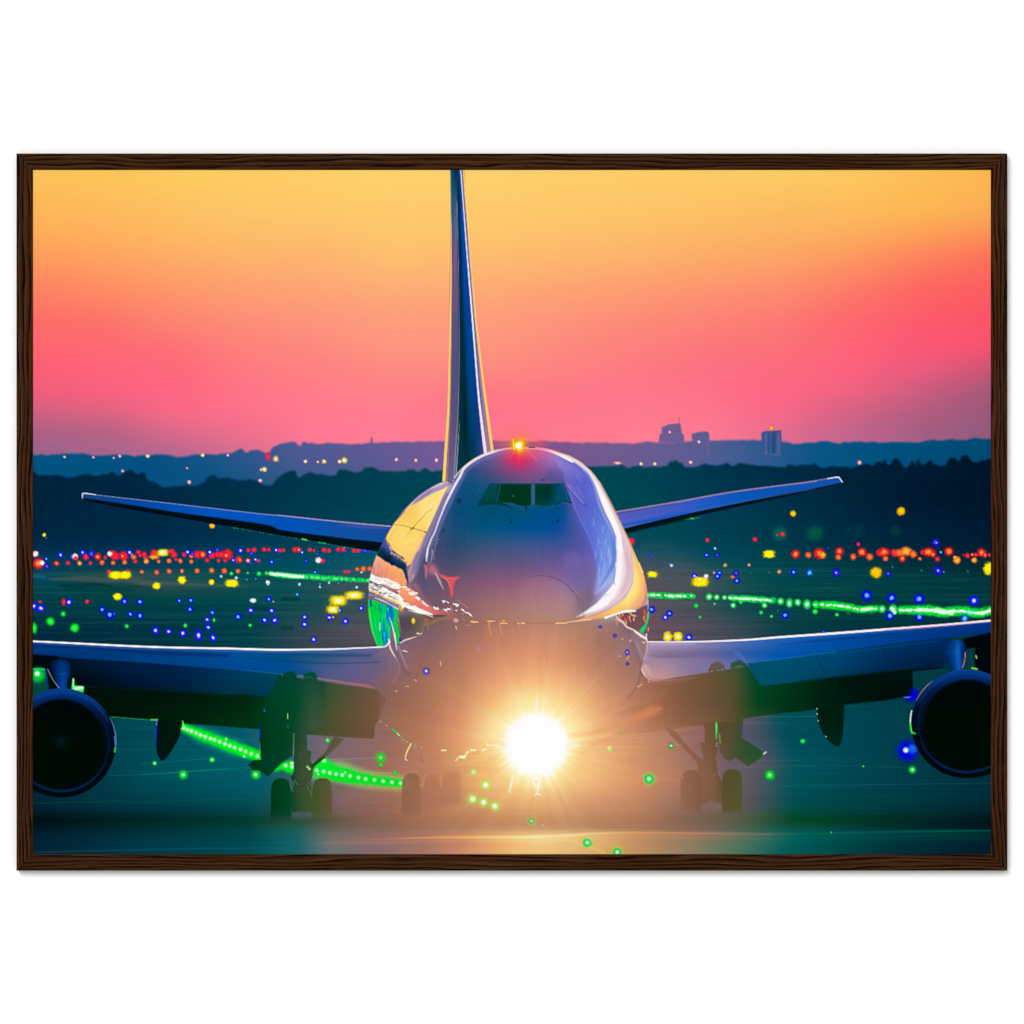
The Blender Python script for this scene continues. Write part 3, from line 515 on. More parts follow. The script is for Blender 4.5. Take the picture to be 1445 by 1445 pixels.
b, c = line(np.vstack([A9('390,372 640,384 800,396 1100,414 1445,440'), C6('0,484 230,506')]), 3, 3); put((b, c), '0,34,34', .45)
put(poly(up, .6), WC, 1, WL)
put(line(A9('1310,270 1290,330'), .8, 1.2), '0,22,50', .6)
put(line(C6('0,176 300,192 600,212 850,216 1180,205'), [1, 3, 2.4, 1.2, 1], 2), '0,66,110', .55)
put(line(C6('600,210 850,216 1180,208'), 1, 1.5), '80,75,105', .45)
put(line(C6('0,125 400,140 800,150 1100,150'), [3, 5, 4, 3], 5), '0,72,130', .5)
put(line(A9('135,100 600,125 1000,152 1445,170'), [3, 3, 5, 5], 4), '0,40,105', .55)
put(line(C6('0,270 330,305'), 1, 1), '20,110,150', .6)
put(line(C6('1200,150 1225,220 1215,300'), 1.5, 4), '110,100,125', .5)
put(line(C6('490,322 700,352 900,385 1060,408 1130,428'), [1.5, 2, 3, 4, 2], 3.5), '180,125,130', .75)
put(line(np.vstack([A9('128,72 400,85 800,105 1100,115 1445,121'), C6('150,99 350,102 600,99 800,96 1000,87 1200,79')]), [2.6, 2.8, 2.8, 3, 3.2, 2.8, 2.2, 1.8], .9), '255,232,245', 1, WL)
put(line(lead + [0, 3.2], [1, 2, 3, 3, 2], 2), '90,120,200', .45)
# right wing
UCR = rows('''930|880:170,120,110 920:160,118,108 960:125,95,75 1010:95,85,60 1040:60,80,50 1055:10,72,42 1070:0,62,38 1200:0,30,22 1400:0,10,14
960|880:190,130,105 920:165,112,92 960:135,95,72 1000:115,88,62 1040:80,82,48 1065:0,72,38 1100:0,60,30 1150:0,38,18 1200:0,18,12 1290:0,14,12 1400:0,8,10
990|880:200,135,105 920:175,118,90 960:140,98,72 1000:115,88,65 1030:95,82,52 1055:40,74,36 1070:0,66,32 1110:0,50,24 1160:0,30,16 1200:0,22,14 1260:0,12,10 1300:0,12,12
1020|880:215,150,115 920:185,125,95 960:150,105,80 1000:130,95,72 1030:100,82,55 1060:50,76,40 1120:0,48,26
1070|940:160,115,88 980:130,98,78 1020:110,85,62 1050:80,80,52 1080:20,75,50''', 3)
un = np.vstack([C4('560,1300 600,1080 740,850 840,930 1100,880 1445,840'), AD('530,220 690,165 790,175 870,300 1355,240'), AE('600,300 925,230 925,336 755,352 755,486 600,515 370,540 210,566 0,592'), AD('1230,458 1000,482 760,515 750,640 520,560 510,555 280,590 130,605 0,612 -80,600 -60,500 0,440')])
m = poly(un, .7); gx, gy = XS[m[0][1]][None], YS[m[0][0]][:, None]
put((m[0], m[1] * (1 - np.clip((gy - 975) / 15, 0, 1) * np.clip((915 - gx) / 50, 0, 1))), UCR, 1, WR)
b, c = line(AD('-40,620 0,605 130,602 300,588 420,570'), 12, 12); put((b, c), '200,140,112', .3)
WCR = rows('''880|900:175,150,180 1100:70,110,190 1200:0,70,160 1395:0,50,130
912|905:175,150,180 950:165,145,185 1000:128,124,178 1050:66,105,176 1100:20,90,175 1150:0,80,165 1250:0,65,145 1330:0,50,115 1395:0,40,110
922|905:165,138,160 940:135,115,145 1000:105,100,150 1050:40,90,165 1100:0,85,170 1150:0,82,165 1250:0,65,135 1300:0,55,125 1395:0,45,110
932|905:180,145,165 940:160,138,165 1000:128,116,165 1045:80,102,172 1100:0,88,180 1150:0,80,165 1200:0,72,140 1395:0,45,110
945|905:195,148,165 940:190,150,165 980:140,125,165 1020:130,122,180 1050:75,100,170 1100:0,70,120 1200:0,50,90
960|905:210,160,160 930:215,165,160 955:190,150,160 1000:150,120,140 1050:50,90,130''', 2)
up = np.vstack([C4('835,412 900,414 1200,414 1445,410'), AD('500,22 800,10'), AE('0,155 300,133 600,112 900,88 1198,60 1200,135 900,162 600,197 300,240 0,283'), AD('1355,92 1100,128 790,162 800,190 690,200 530,222 330,252 200,276'), C4('1300,880 1100,906 930,918 870,900 770,800 760,740 790,650 830,520')])
flr = np.vstack([AD('780,158 1355,92'), AE('100,270 300,240 600,197 955,152 965,200 935,300 925,333 850,334 700,340 580,352 300,385 0,425'), AD('1355,248 1100,282 872,308 830,250 790,180')])
FLR = rows('''905|1050:0,82,125 1150:0,76,125 1250:0,55,105 1330:0,42,95
935|1050:0,82,110 1100:0,80,110 1180:0,68,110 1250:0,42,85 1310:0,30,66
965|1050:0,82,100 1100:0,78,100 1180:0,55,80 1250:0,25,45 1310:0,20,35''', 2)
put(poly(flr, .8), FLR, 1, WR)
b, c = line(AE('100,405 300,385 580,352 700,336 830,312'), 3, 4); put((b, c), '0,40,44', .5)
put(poly(up, .5), WCR, 1, WR)
for t in ('210,262 250,360', '585,218 615,300'): put(line(AE(t), .8, 1.2), '0,36,66', .6)
for t, w, c, a in (('0,200 300,170 600,140 900,118', 4, '0,50,120', .4), ('0,172 300,150 700,118 1190,75', 4, '30,110,190', .4), ('300,255 600,215 900,178', 1, '0,100,150', .4)):
    put(line(AE(t), w, 3), c, a)
put(line(C4('860,590 1100,600 1445,592'), [2, 3, 2], 4), '110,90,130', .35); put(line(C4('860,450 1000,445 1445,440'), [2, 2], 3), '195,175,220', .6)
put(line(AD('790,160 950,140 1355,90'), 1, 1.2), '30,120,170', .6)
put(poly(AD('700,92 735,90 790,160 760,150 720,120'), .8), '90,110,185', .5); put(line(AD('705,95 735,92 785,158'), 1, 1), '110,120,200', .5)
put(line(np.vstack([C4('838,413 1000,414 1200,414 1445,411'), AD('600,21 800,12'), AE('0,157 300,136 600,113 900,90 1198,63')]), [1.8, 2, 2.2, 2.4, 3, 3.4, 3.2, 3], .9), '255,228,240', 1, WR)
put(line(AE('600,117 900,94 1198,68'), 1.4, 1.3), '200,130,150', .6)
dots(C4, '1105,350,50,62Y 1235,345,54,56Y 1375,355,42B', False)

# engines -------------------------------------------------------------
def engine(cx, cy, rx, ry, ix, iy, irx, iry, spin):
    E = motif('engine', PLANE); I = motif('engine_intake', PLANE)
    t = np.linspace(0, 2 * np.pi, 90, endpoint=False)
    ov = lambda cx, cy, a, b2: np.stack([cx + a * np.cos(t), cy + b2 * np.sin(t)], -1)
    EC = rows('''-80|0:0,50,115 1:0,50,115
-62|0:0,42,105 1:0,42,105
-45|0:0,26,66 1:0,26,66
-20|0:0,14,36 1:0,14,36
10|0:0,10,22 1:0,10,22
55|0:0,8,14 1:0,8,14
80|0:0,8,10 1:0,8,10''', 2, V(cx, cy, 1))
    put(poly(ov(cx, cy, rx, ry), .6), EC, 1, E)
    a = lambda r1, r2, t0, t1, cx=cx, cy=cy: np.array([[cx + r1 * np.cos(np.radians(q)), cy + r2 * np.sin(np.radians(q))] for q in np.linspace(t0, t1, 30)])
    put(line(a(rx - 4.5, ry - 4.5, 205, 335), [1, 4, 6, 4, 1], 6, False), '10,62,140', .75)
    put(line(a(rx - 1, ry - 1, 215, 325), [.6, 1.2, .6], 1.2, False), '30,95,170', .55)
    put(line(a(rx - 9, ry - 9, 15, 165), [0, 2.4, 3.4, 2.4, 0], 4.5, False), '0,42,92', .95)
    put(line(a(rx - 10, ry - 10, 150, 210), [2, 3, 2], 3, False), '0,30,66', .7); put(line(a(rx - 10, ry - 10, -30, 30), [2, 3, 2], 3, False), '0,30,66', .6)
    IC = rows('''-70|0:0,6,8 1:0,6,8
0|0:0,10,3 1:0,10,3
70|0:0,10,5 1:0,10,5''', 2, V(cx, cy, 1))
    put(poly(ov(ix, iy, irx, iry), 1.6), IC, 1, I)
    put(poly(ov(*spin), 2.5), '0,18,16', 1); put(poly(ov(spin[0], spin[1], spin[2] * .4, spin[3] * .4), 1.5), '0,34,38', .7)
    return a
# dark recess, pylon and glimpses of green behind the left engine
put(poly(A9('120,160 300,175 300,260 215,262 235,400 120,440'), .8), '0,8,14', 1, WL)
put(poly(A9('120,254 205,257 218,270 236,400 180,425 120,460'), .7), '0,70,62', 1, FIELD)
soft(A9, 160, 300, 46, '0,215,60', .95); put(line(A9('130,262 205,262'), 2, 2), '60,240,120', .7); soft(A9, 157, 292, 16, '220,255,235', 1)
put(line(A9('214,262 222,330 234,395'), 1.4, 1), '0,40,150', .8)
PY = motif('engine_pylon', PLANE)
PC = rows('''925|72:0,18,48 84:0,45,100 92:0,38,90 102:0,14,36
950|72:0,14,44 80:0,40,100 88:0,62,140 96:0,45,115 102:0,16,40
972|80:0,40,100 88:0,70,160 96:0,50,120''', 1.2)
put(poly(spline(A9('248,215 300,198 360,205 385,232 388,280 362,345 358,402 296,402 282,330 252,275'), 4, True), 1), PC, 1, PY)
put(line(A9('228,262 262,330 305,388'), 1, .9), '150,160,190', .8); put(line(A9('305,298 350,290'), 1, 1.2), '30,90,190', .6)
put(poly(A9('398,322 408,322 410,372 476,378 470,422 430,412 388,398'), .7), '60,240,100', 1, FIELD); put(line(A9('415,392 460,388'), 4, 3), '225,255,225', .9); put(line(A9('402,330 402,380'), 1.2, 1), '210,255,220', .9)
a = engine(86.4, 1048.4, 77, 76.8, 86, 1050, 62, 63.5, (86, 1046.7, 9.5, 9.5))
put(line(a(77.5, 77, -28, 2), [.5, 1.2, 1.6, 1], .9, False), '90,130,190', .8); put(line(A9('682,720 690,800'), 1.6, 1), '60,130,210', .9); put(line(A9('686,800 684,822'), 2.4, 1.4), '40,210,60', .9)
# right engine, pylon
put(poly(AE('1040,165 1198,130 1198,400 1115,345 1100,330 1050,335'), .8), '0,6,12', 1, WR)
put(poly(AE('925,335 760,352 755,400 775,470 800,450 870,385 950,345'), .7), '0,58,66', 1, FIELD); soft(AE, 760, 476, 26, '0,0,210', .7)
put(poly(AE('1055,224 1108,216 1104,300 1118,345 1040,345'), .7), '0,58,62', 1, FIELD); put(line(AE('1090,332 1118,338'), 2.4, 1.5), '150,220,20', .9)
put(line(AE('1112,262 1116,275'), 2, 1), '200,200,110', .8)
PC = rows('''895|1328:0,20,66 1345:0,55,120 1358:0,58,130 1366:0,30,80
920|1328:0,30,80 1345:0,65,140 1352:20,100,190 1358:0,40,110 1366:0,26,66
945|1336:0,20,60 1345:0,45,110 1353:0,90,180 1360:0,50,110''', 1)
PY2 = motif('engine_pylon', PLANE)
put(poly(spline(AE('930,215 960,185 1000,170 1040,185 1056,225 1052,260 1040,300 1030,350 975,352 958,320 935,285'), 4, True), .9), PC, 1, PY2)
put(line(AE('1052,245 1048,290 1036,330'), 1, .9), '225,130,140', .9)
a = engine(1364.8, 1021.5, 79, 76.8, 1366, 1023, 63, 64, (1366, 1023, 2, 2))
put(line(a(79.2, 77, 205, 232), [.6, 1.3, .6], .9, False), '200,150,170', .7)
put(line(AE('748,575 742,610 742,660 750,700'), [1.6, 2, 1.4], .9), '225,255,210', .9); put(line(AE('740,640 746,690 765,702'), [1.6, 2.6, 3], 1.4), '30,210,40', .9)

# flap fairings ---------------------------------------------------------
FC = rows('''1000|200:0,20,8 250:0,22,10 1150:0,26,12 1200:0,30,18
1075|200:0,20,18 250:0,22,20 1150:0,40,26 1200:0,36,26''', 2)
FF = motif('flap_fairing', PLANE)
put(poly(np.vstack([A9('975,600 968,640'), spline(A9('968,700 965,780 975,840 1000,882 1035,866 1080,800 1122,720 1138,660'), 4), A9('1145,624')]), .6), FC, 1, FF)
put(line(A9('972,600 966,680 962,760'), [1, 1.8, 1], 1), '30,20,190', .9); put(line(A9('972,600 968,640'), 1, .8), '130,170,220', .7)
put(line(A9('1145,615 1150,650 1134,668'), [1.6, 3, 1.6], 1.3), '90,240,90', .9); put(line(A9('930,606 970,606'), 1.8, 1.2), '80,250,60', .9); put(line(A9('660,586 740,592 830,600 930,606'), .9, .9), '40,170,50', .7)
FG = motif('flap_fairing', PLANE)
put(poly(np.vstack([AE('212,560 213,600'), spline(AE('222,650 250,710 280,745 325,776 348,755 360,690 366,600'), 4), AE('368,534')]), .6), FC, 1, FG)
for x, y in AE('211,560 212,590 218,628 262,718'): put(line(np.array([[x, y], [x + .4, y + 1]]), 1.2, .8), '170,215,160', .9)

# undercarriage ---------------------------------------------------------
GCL = rows('''925|380:0,60,55 440:0,72,60
1000|350:0,45,18 380:0,60,30 415:0,72,40 440:50,82,52
1050|350:0,45,18 380:0,58,28 405:0,66,34 425:40,74,56 440:70,84,66 480:105,95,70 510:125,100,75
1080|350:0,50,24 380:0,62,40 400:0,62,40 420:40,74,55 440:72,84,62
1110|380:0,55,20 410:0,66,32 415:30,76,50 430:60,82,52 450:88,88,52 470:98,86,58
1150|380:0,52,22 410:0,64,32 430:50,80,50 450:82,84,44 470:100,90,60
1160|380:0,56,32 410:10,68,42 470:100,92,66''', 3)
DL = motif('gear_door', PLANE); GL = motif('landing_gear', PLANE)
put(poly(AA('935,152 952,160 970,140 1000,130 1030,134 1048,150 1055,172 1098,180 1104,150 1150,133 1185,145 1195,195 1245,210 1250,500 1120,540 1040,560 1034,700 990,728 945,762 870,836 850,845 800,806 750,803 742,785 722,768 762,736 812,732 806,690 800,620 802,520 815,430 845,340 870,290'), .7), GCL, 1, DL)
put(poly(AA('1112,175 1110,150 1150,136 1180,150 1185,175 1170,185 1130,185'), 1.2), '0,78,52', .9)
put(line(AA('1118,172 1150,170 1165,182'), 2, 2), '40,100,90', .7)
put(line(AA('1055,170 1100,178'), 2, 1.5), '90,110,135', .7); put(line(AA('950,150 956,160'), 1, 1), '120,150,170', .7)
GG = rows('''1030|410:0,68,40 430:40,78,52 450:75,84,60 490:105,92,66
1075|410:20,68,44 425:62,78,52 440:62,80,56 480:110,95,70
1110|410:10,68,40 422:55,76,50 440:70,82,50 460:90,85,52
1155|410:10,68,36 430:55,82,50 460:95,88,56''', 2)
put(poly(AA('1036,540 1120,552 1123,665 1152,676 1146,735 1168,775 1164,830 1150,880 1162,950 1165,1088 1130,1082 1110,1090 1090,1078 1050,1092 1018,1080 1008,960 1040,900 1030,870 1015,860 1034,800'), .6), GG, 1, GL)
put(poly(AA('1308,575 1378,590 1330,640 1260,705 1180,772 1165,795 1150,770 1195,725 1250,680'), .6), GG, 1, GL)
put(line(AA('1160,775 1200,745 1240,715'), [5, 4, 3], 1), '20,72,28', .8)
put(line(AA('1034,555 1031,700'), 1.1, .9), '150,165,140', .7); put(line(AA('1116,590 1118,660'), 1.6, 1), '0,66,60', .6)
put(line(AA('992,420 993,455'), [1, 2, 1], .9), '150,225,140', .85); put(line(AA('994,500 995,518'), 1, .9), '90,150,100', .6); put(line(AA('802,500 806,545 800,600'), [1, 2.2, 1], 1), '10,30,170', .9); put(line(AA('833,392 835,402'), 1.8, 1.2), '60,90,220', .9); put(line(AA('802,615 804,690'), .8, .8), '120,210,150', .6)
TY = rows('''1095|380:0,55,18 411:0,72,34 440:62,84,40 470:104,88,56 575:148,102,78 620:172,120,92
1160|380:0,52,26 411:0,70,36 440:62,84,42 470:104,92,60 575:158,112,86 620:180,124,94''', 2)
def tyre(x0, x1, yt, yb, c, a=1.0, r=16):
    T = motif('wheel', PLANE); w = x1 - x0
    p = np.array([[x0, yb], [x0, yt + r * 1.4], [x0 + w * .04, yt + r * .6], [x0 + w * .16, yt + r * .18], [x0 + w * .36, yt], [x1 - w * .3, yt], [x1 - w * .13, yt + r * .2], [x1 - w * .03, yt + r * .7], [x1, yt + r * 1.5], [x1 + .5, yb]])
    b, cv = poly(p, .6); cv = cv * np.clip((yb - 2 - YS[b[0]]) / 10, 0, 1)[:, None]; put((b, cv), c, a, T)
tyre(382.2, 410.5, 1098.5, 1163, TY); tyre(440.3, 469.3, 1098.3, 1163, TY)
put(line(AB('240,860 250,960 258,1080'), 1, 1.2), '140,120,100', .35); put(line(AB('105,860 104,950'), .8, .8), '130,150,120', .6)
for t in ('1010,905 1030,950', '1120,900 1145,960', '1040,870 1060,905', '1135,880 1140,900'): put(line(AA(t), [1, 1.6, .8], .9), '120,140,120', .6)
put(line(AA('1022,845 1030,872'), 2, 1), '0,40,20', .8); put(line(AA('1040,905 1080,915 1130,900'), .8, .9), '20,50,35', .6); put(line(AA('1045,880 1140,884'), 1, 1), '30,60,40', .5)
put(poly(AA('1020,1100 1060,1085 1100,1092 1140,1086 1165,1100 1165,1140 1020,1140'), 1), '88,98,100', .7)
pearls(AA, '1140,795 1128,782', 9, '150,240,100')
tyre(567, 594, 1091.5, 1158, TY, .8); 
put(poly(AB('905,700 880,790 900,885 935,800 1000,780 1030,800 1045,880 1060,800 1100,770 1190,770 1195,1000 900,1050 890,880'), 3), '165,110,84', .38)
put(line(AB('890,640 905,690 925,695'), [1, 2.4, 1], 1.4), '150,100,80', .4)
for t in ('930,790 905,880 890,860', '1045,880 1042,820 1060,795'): put(line(AB(t), 1.6, 1.4), '225,165,130', .5)
# right undercarriage
GR = rows('''1020|940:165,115,88 980:130,98,78 1000:118,88,66 1015:95,78,55 1040:80,80,50 1060:20,78,44 1080:10,80,52
1060|960:158,112,86 985:145,102,82 1010:115,90,62 1030:90,82,58 1050:55,80,45 1070:30,82,50
1095|955:165,118,90 985:150,105,82 1005:140,102,78 1020:98,80,52 1040:80,84,48
1130|955:160,115,88 985:145,100,80 1010:125,98,68 1030:100,84,50 1050:76,86,46
1160|955:150,115,90 985:140,102,84 1010:120,98,72 1050:80,88,56''', 3)
DR = motif('gear_door', PLANE); GRr = motif('landing_gear', PLANE)
put(poly(AD('535,216 560,165 600,152 640,175 648,205 682,200 684,160 740,140 775,165 790,180 872,310 872,480 760,515 752,625 515,560 505,400'), .8), UCR, 1, DR)
put(poly(AD('560,185 575,160 602,153 632,165 646,190 640,212 568,215'), 1.2), '108,98,98', .55)
put(poly(AD('682,185 690,160 735,142 768,158 778,180 700,196'), 1.4), '40,88,82', .6); put(line(AD('700,190 735,184 765,180'), 2.2, 1.6), '110,140,140', .5)
for x, y in AD('540,216 560,212 600,207 628,202'): put(line(np.array([[x, y], [x + 1, y]]), 1, .8), '205,190,190', .7)
put(poly(C8('590,-10 845,-10 852,165 1112,340 1072,400 930,493 780,392 735,432 680,415 640,380 605,310'), .6), GR, 1, DR)
put(poly(C8('425,-10 590,-10 592,260 575,350 600,500 572,560 640,690 640,920 560,895 500,880 470,915 430,922 400,905 400,1045 360,1045 360,560 355,450 310,405 180,275 60,150 0,70 0,30 95,80 240,255 340,360 410,420 430,400 400,310 390,240 372,226 430,220'), .6), GR, 1, GRr)
put(line(C8('432,80 430,220'), 1, .9), '170,130,105', .7)
put(line(C8('568,0 570,60 566,180'), [3, 3.2, 1.5], 1.2), '30,205,70', .95); put(line(C8('570,20 570,120'), [.8, 1.6, .8], .9), '150,255,150', .8)
for t in ('605,125 608,185', '575,225 577,240', '560,255 580,265', '612,200 616,225'): put(line(C8(t), 1.3, .9), '130,200,110', .7)
for t in ('572,360 570,430 585,520', '590,420 595,500', '545,580 552,600'): put(line(C8(t), 1, .9), '195,150,130', .45)
put(line(C8('860,10 858,60 865,100'), [1, 2.6, 1], 1.2), '75,60,160', .8); put(line(C8('1104,352 1132,332'), 2, 1), '215,225,205', .9)
TR2 = rows('''1085|958:165,118,90 985:140,100,80 1020:98,80,52 1048:80,86,46
1160|958:158,115,90 985:140,102,82 1020:100,84,54 1048:84,92,52''', 2)
tyre(960, 989.5, 1086.8, 1152, TR2); tyre(1018.6, 1047.6, 1085.4, 1154, TR2, r=15)
put(poly(C8('400,925 470,918 500,895 620,920 640,985 400,985'), 1.4), '142,108,112', .7)
put(line(C8('184,605 186,625'), 1.6, .9), '205,165,140', .6)
b = box(46, 1143, 1399, 1170); gy = np.exp(-((YS[b[0]] - 1156) / 7.) ** 2)[:, None] * np.ones((1, len(XS[b[1]])), np.float32)
put((b, gy), GC, .55)

# tail fin --------------------------------------------------------------
fin = np.vstack([TF('236,40 239,180 240,300 238,450 235,600 234,780 231,900 226,1080 219,1200 212,1300 207,1380 202,1446'), P('640,700 660,660'), TF('400,1340 428,1312 405,1150 384,1000 370,880 355,750 341,600 328,480 318,370 306,200 296,40')])
FN = rows('''60|234:80,70,90 240:20,90,125 250:0,62,92 260:0,42,62 266:0,45,80 274:0,60,140 284:20,62,135 290:120,110,150 300:140,120,150
180|234:60,80,100 242:30,95,130 256:30,80,110 264:60,95,120 268:0,38,60 276:0,45,90 287:0,72,165 294:30,66,140 304:120,100,140
300|236:70,80,110 244:50,90,125 258:80,100,135 266:100,105,140 270:0,40,62 278:0,45,85 290:0,78,178 300:10,72,165 308:100,90,140
430|236:90,85,115 250:110,82,130 266:120,95,145 272:0,45,62 282:0,36,70 296:0,72,170 308:0,74,170 316:80,80,140
600|238:95,88,125 256:112,84,130 270:108,86,128 276:0,44,60 286:0,45,72 300:0,68,155 318:0,66,160 328:60,70,140 342:150,120,150
760|236:85,84,120 256:92,80,130 272:88,78,128 277:0,48,62 292:0,40,58 305:0,62,125 325:0,72,160 342:20,66,150 360:150,120,150
900|236:78,80,118 256:88,78,128 272:82,76,128 278:0,50,62 300:0,42,58 312:0,66,130 335:0,68,152 352:10,60,145 372:150,120,150
1060|232:90,86,120 254:86,78,128 270:88,80,130 277:0,52,62 300:0,36,50 318:0,62,110 345:0,62,142 360:20,60,140 385:150,120,150
1200|226:105,90,125 250:92,78,125 265:90,86,122 272:0,54,64 305:0,38,50 325:0,58,92 350:0,60,125 372:30,52,118 395:150,110,140
1330|216:110,92,130 236:100,85,130 262:100,95,130 268:0,56,68 310:0,44,56 345:0,58,90 378:50,70,130 400:150,120,150
1450|208:110,92,130 240:110,100,140 262:70,90,120 270:0,56,68 320:0,50,66''', .8, TF)
put(poly(fin, .6), FN, 1, FIN)
put(line(TF('283,62 292,180 301,300 311,430 325,600 338,760 349,900 362,1060 378,1200 393,1325'), [1.4, 1.4, 1.6, 1.8, 2.4, 2.6, 2.6, 3, 4, 5], .9), '240,225,245', .95)
put(line(TF('276,62 287,180 296,300 306,430 319,600 332,760 343,900 356,1060 370,1200 386,1330'), 1.2, 1), '60,60,140', .6)
put(line(TF('290,80 300,200 311,320 324,480 338,640 352,800 364,930 378,1060 392,1200 408,1320'), [1.4, 2, 2.4, 3, 3.4], 1.4), '165,130,165', .8)
put(line(TF('294,62 305,190 316,320 326,450 340,610 353,750 368,880 382,1000 402,1150 424,1312'), [1.4, 1.8, 1.6, 2, 2.4, 2.6, 3, 3.2, 4, 4.6], .9), '255,200,105', 1)
put(line(TF('299,110 310,240 322,380'), 1, .9), '255,215,120', .8)
put(line(TF('241,260 241,400 239,600 237,760 234,900 230,1080 224,1200 216,1320 209,1440'), [.5, 1.2, 2.2, 2.6, 3, 3.4, 4, 4.4, 4.6], .9), '255,200,105', 1)
put(line(TF('246,480 243,650 242,850 240,1000 236,1150 230,1290 222,1440'), [.8, 1, 1.4], 1.2), '240,150,90', .5)
put(line(TF('266,200 272,420 275,600 276,800 275,1000 270,1150 262,1280 252,1430'), [1, .8, .7, .9, 1.2, 1.4, 1.6], .9), '165,160,185', .6)
put(line(TF('278,1170 270,1300 262,1420'), [.5, 1.2, 1.2], .8), '190,180,205', .7)
put(line(TF('322,1120 330,1150'), 4, 4), '0,60,90', .5)
put(line(TF('306,1000 302,1150 300,1280'), 3, 4), '0,26,40', .5)

# fuselage --------------------------------------------------------------
FCOL = rows('''636|640:120,120,170 700:130,110,160 740:200,150,190 800:150,130,190
648|650:70,85,140 690:95,90,150 715:130,80,130 745:150,80,140 765:160,100,170 785:150,125,205 800:130,120,200
665|640:60,85,140 665:35,75,128 695:90,75,125 715:120,70,120 745:140,75,130 770:135,85,145 790:110,90,165 805:100,98,200 830:95,100,205
690|630:70,80,130 650:14,76,126 690:15,84,122 720:60,85,125 745:85,84,132 780:65,80,130 798:50,74,140 808:100,88,170 822:82,92,190 850:85,100,210
720|620:70,75,120 640:12,76,122 690:0,75,108 740:0,80,118 795:0,75,140 808:70,86,165 825:78,90,190 845:85,105,210 865:90,110,215
745|615:70,72,115 640:22,78,118 680:0,82,122 700:0,84,130 740:0,80,142 785:0,76,150 805:50,80,155 820:78,88,168 835:86,102,200 855:90,116,215 875:100,130,220
770|610:75,70,108 640:36,74,110 680:52,84,120 740:62,86,138 790:62,82,148 815:78,82,155 830:90,92,178 845:92,106,205 870:100,138,225 880:120,140,220
795|605:85,75,108 640:70,76,106 680:92,84,120 740:100,85,130 790:108,86,150 815:105,90,165 832:112,96,170 845:104,108,195 858:110,140,225 875:140,160,225
820|600:95,80,112 640:110,82,108 680:132,86,116 740:140,92,124 780:140,98,142 800:125,102,162 825:112,98,165 838:126,104,160 850:135,145,215 865:160,172,232 880:150,150,200
845|600:105,84,105 640:130,90,106 700:156,106,116 760:162,116,126 800:160,122,140 818:138,112,145 832:118,102,130 838:135,115,145 850:172,165,220 865:190,180,220
865|600:110,85,98 640:136,95,100 700:166,115,110 760:176,130,120 800:172,130,130 822:140,118,125 835:150,130,140 850:190,170,190
880|560:95,80,100 600:108,88,102 640:142,98,96 700:172,116,100 760:190,130,106 820:172,126,108 850:158,120,112 900:130,100,115
900|540:110,95,130 570:122,96,114 620:136,98,105 660:166,112,100 700:190,126,100 750:206,140,112 800:196,136,108 850:165,116,102 880:150,112,112 905:150,122,130
930|560:140,110,130 590:148,104,100 640:176,120,100 700:214,144,110 750:230,155,116 800:215,146,110 850:180,125,106 895:160,118,110 915:158,125,125
960|560:150,108,108 600:172,120,100 650:196,136,106 700:236,162,122 750:250,186,126 800:245,176,126 850:200,142,110 900:180,128,108
990|540:152,108,90 600:176,121,96 650:210,142,106 700:250,186,122 730:255,226,152 760:255,232,162 800:255,206,136 850:226,160,116 900:190,130,106
1020|540:160,115,95 600:186,126,98 650:226,150,110 700:255,222,150 755:255,250,220 810:255,225,150 850:240,172,122 900:200,140,110
1060|540:165,118,96 600:200,135,102 650:236,165,116 690:255,230,162 755:255,255,255 815:255,230,162 850:250,186,126 900:216,150,112''', 3)
left = np.vstack([C1('1170,378 1120,378 1060,400 1000,430 930,468 860,512 790,562 720,622 650,690 580,765 510,850 440,945 395,1015 350,1092 300,1185 250,1290 205,1370'), C2('180,112 150,200 122,300 98,400 85,500 78,600 76,700 80,800 92,900 112,1010 150,1110 190,1212 270,1212')])
right = np.vstack([B6('500,360 550,350 600,345 680,343 740,342 795,348 850,358 900,374 950,394 1000,418 1050,448 1090,480 1130,518 1165,565 1200,618 1230,670 1260,730 1290,795 1320,850'), B7('640,540 680,630 720,730'), C3('1180,150 1215,235 1245,330 1268,430 1282,520 1292,600 1298,700 1300,800 1298,900 1292,1000 1284,1100 1290,1210'), C4('838,450 826,520 808,590 780,680 757,770 745,850 722,930 680,1020 640,1085 560,1150')])
body = np.vstack([left, P('530,925 528,985 534,1012'), AB('600,400 690,465 755,520 830,562 930,600'), P('640,1065 700,1075 800,1070 830,1045 860,1010'), right[::-1], B6('400,395 350,420 300,450 260,485 220,528 190,565 165,592')])
BG = COL.copy(); mb = poly(body, .6); gx, gy = XS[mb[0][1]][None], YS[mb[0][0]][:, None]
rmp = np.clip((gx - 528) / 36, 0, 1) * (gy > 922) + (gy <= 922) * 1.; rmp = rmp * np.clip((1072 - gy) / 34, 0, 1)
sf = poly(body, 5)[1]; ca, cb2 = mb[1], np.zeros_like(mb[1]); bb5 = poly(body, 5)[0]
full = np.zeros((H, W), np.float32); full[bb5] = sf; low = np.clip((gy - 985) / 20, 0, 1)
cv = ca * (1 - low) + full[mb[0]] * low
put((mb[0], cv * blur(rmp.astype(np.float32), 3)), FCOL, 1, FUS)
b = box(520, 900, 660, 1080); ramp = np.clip((YS[b[0]] - 912) / 40, 0, 1)[:, None] * np.clip((640 - XS[b[1]]) / 60, 0, 1)[None]
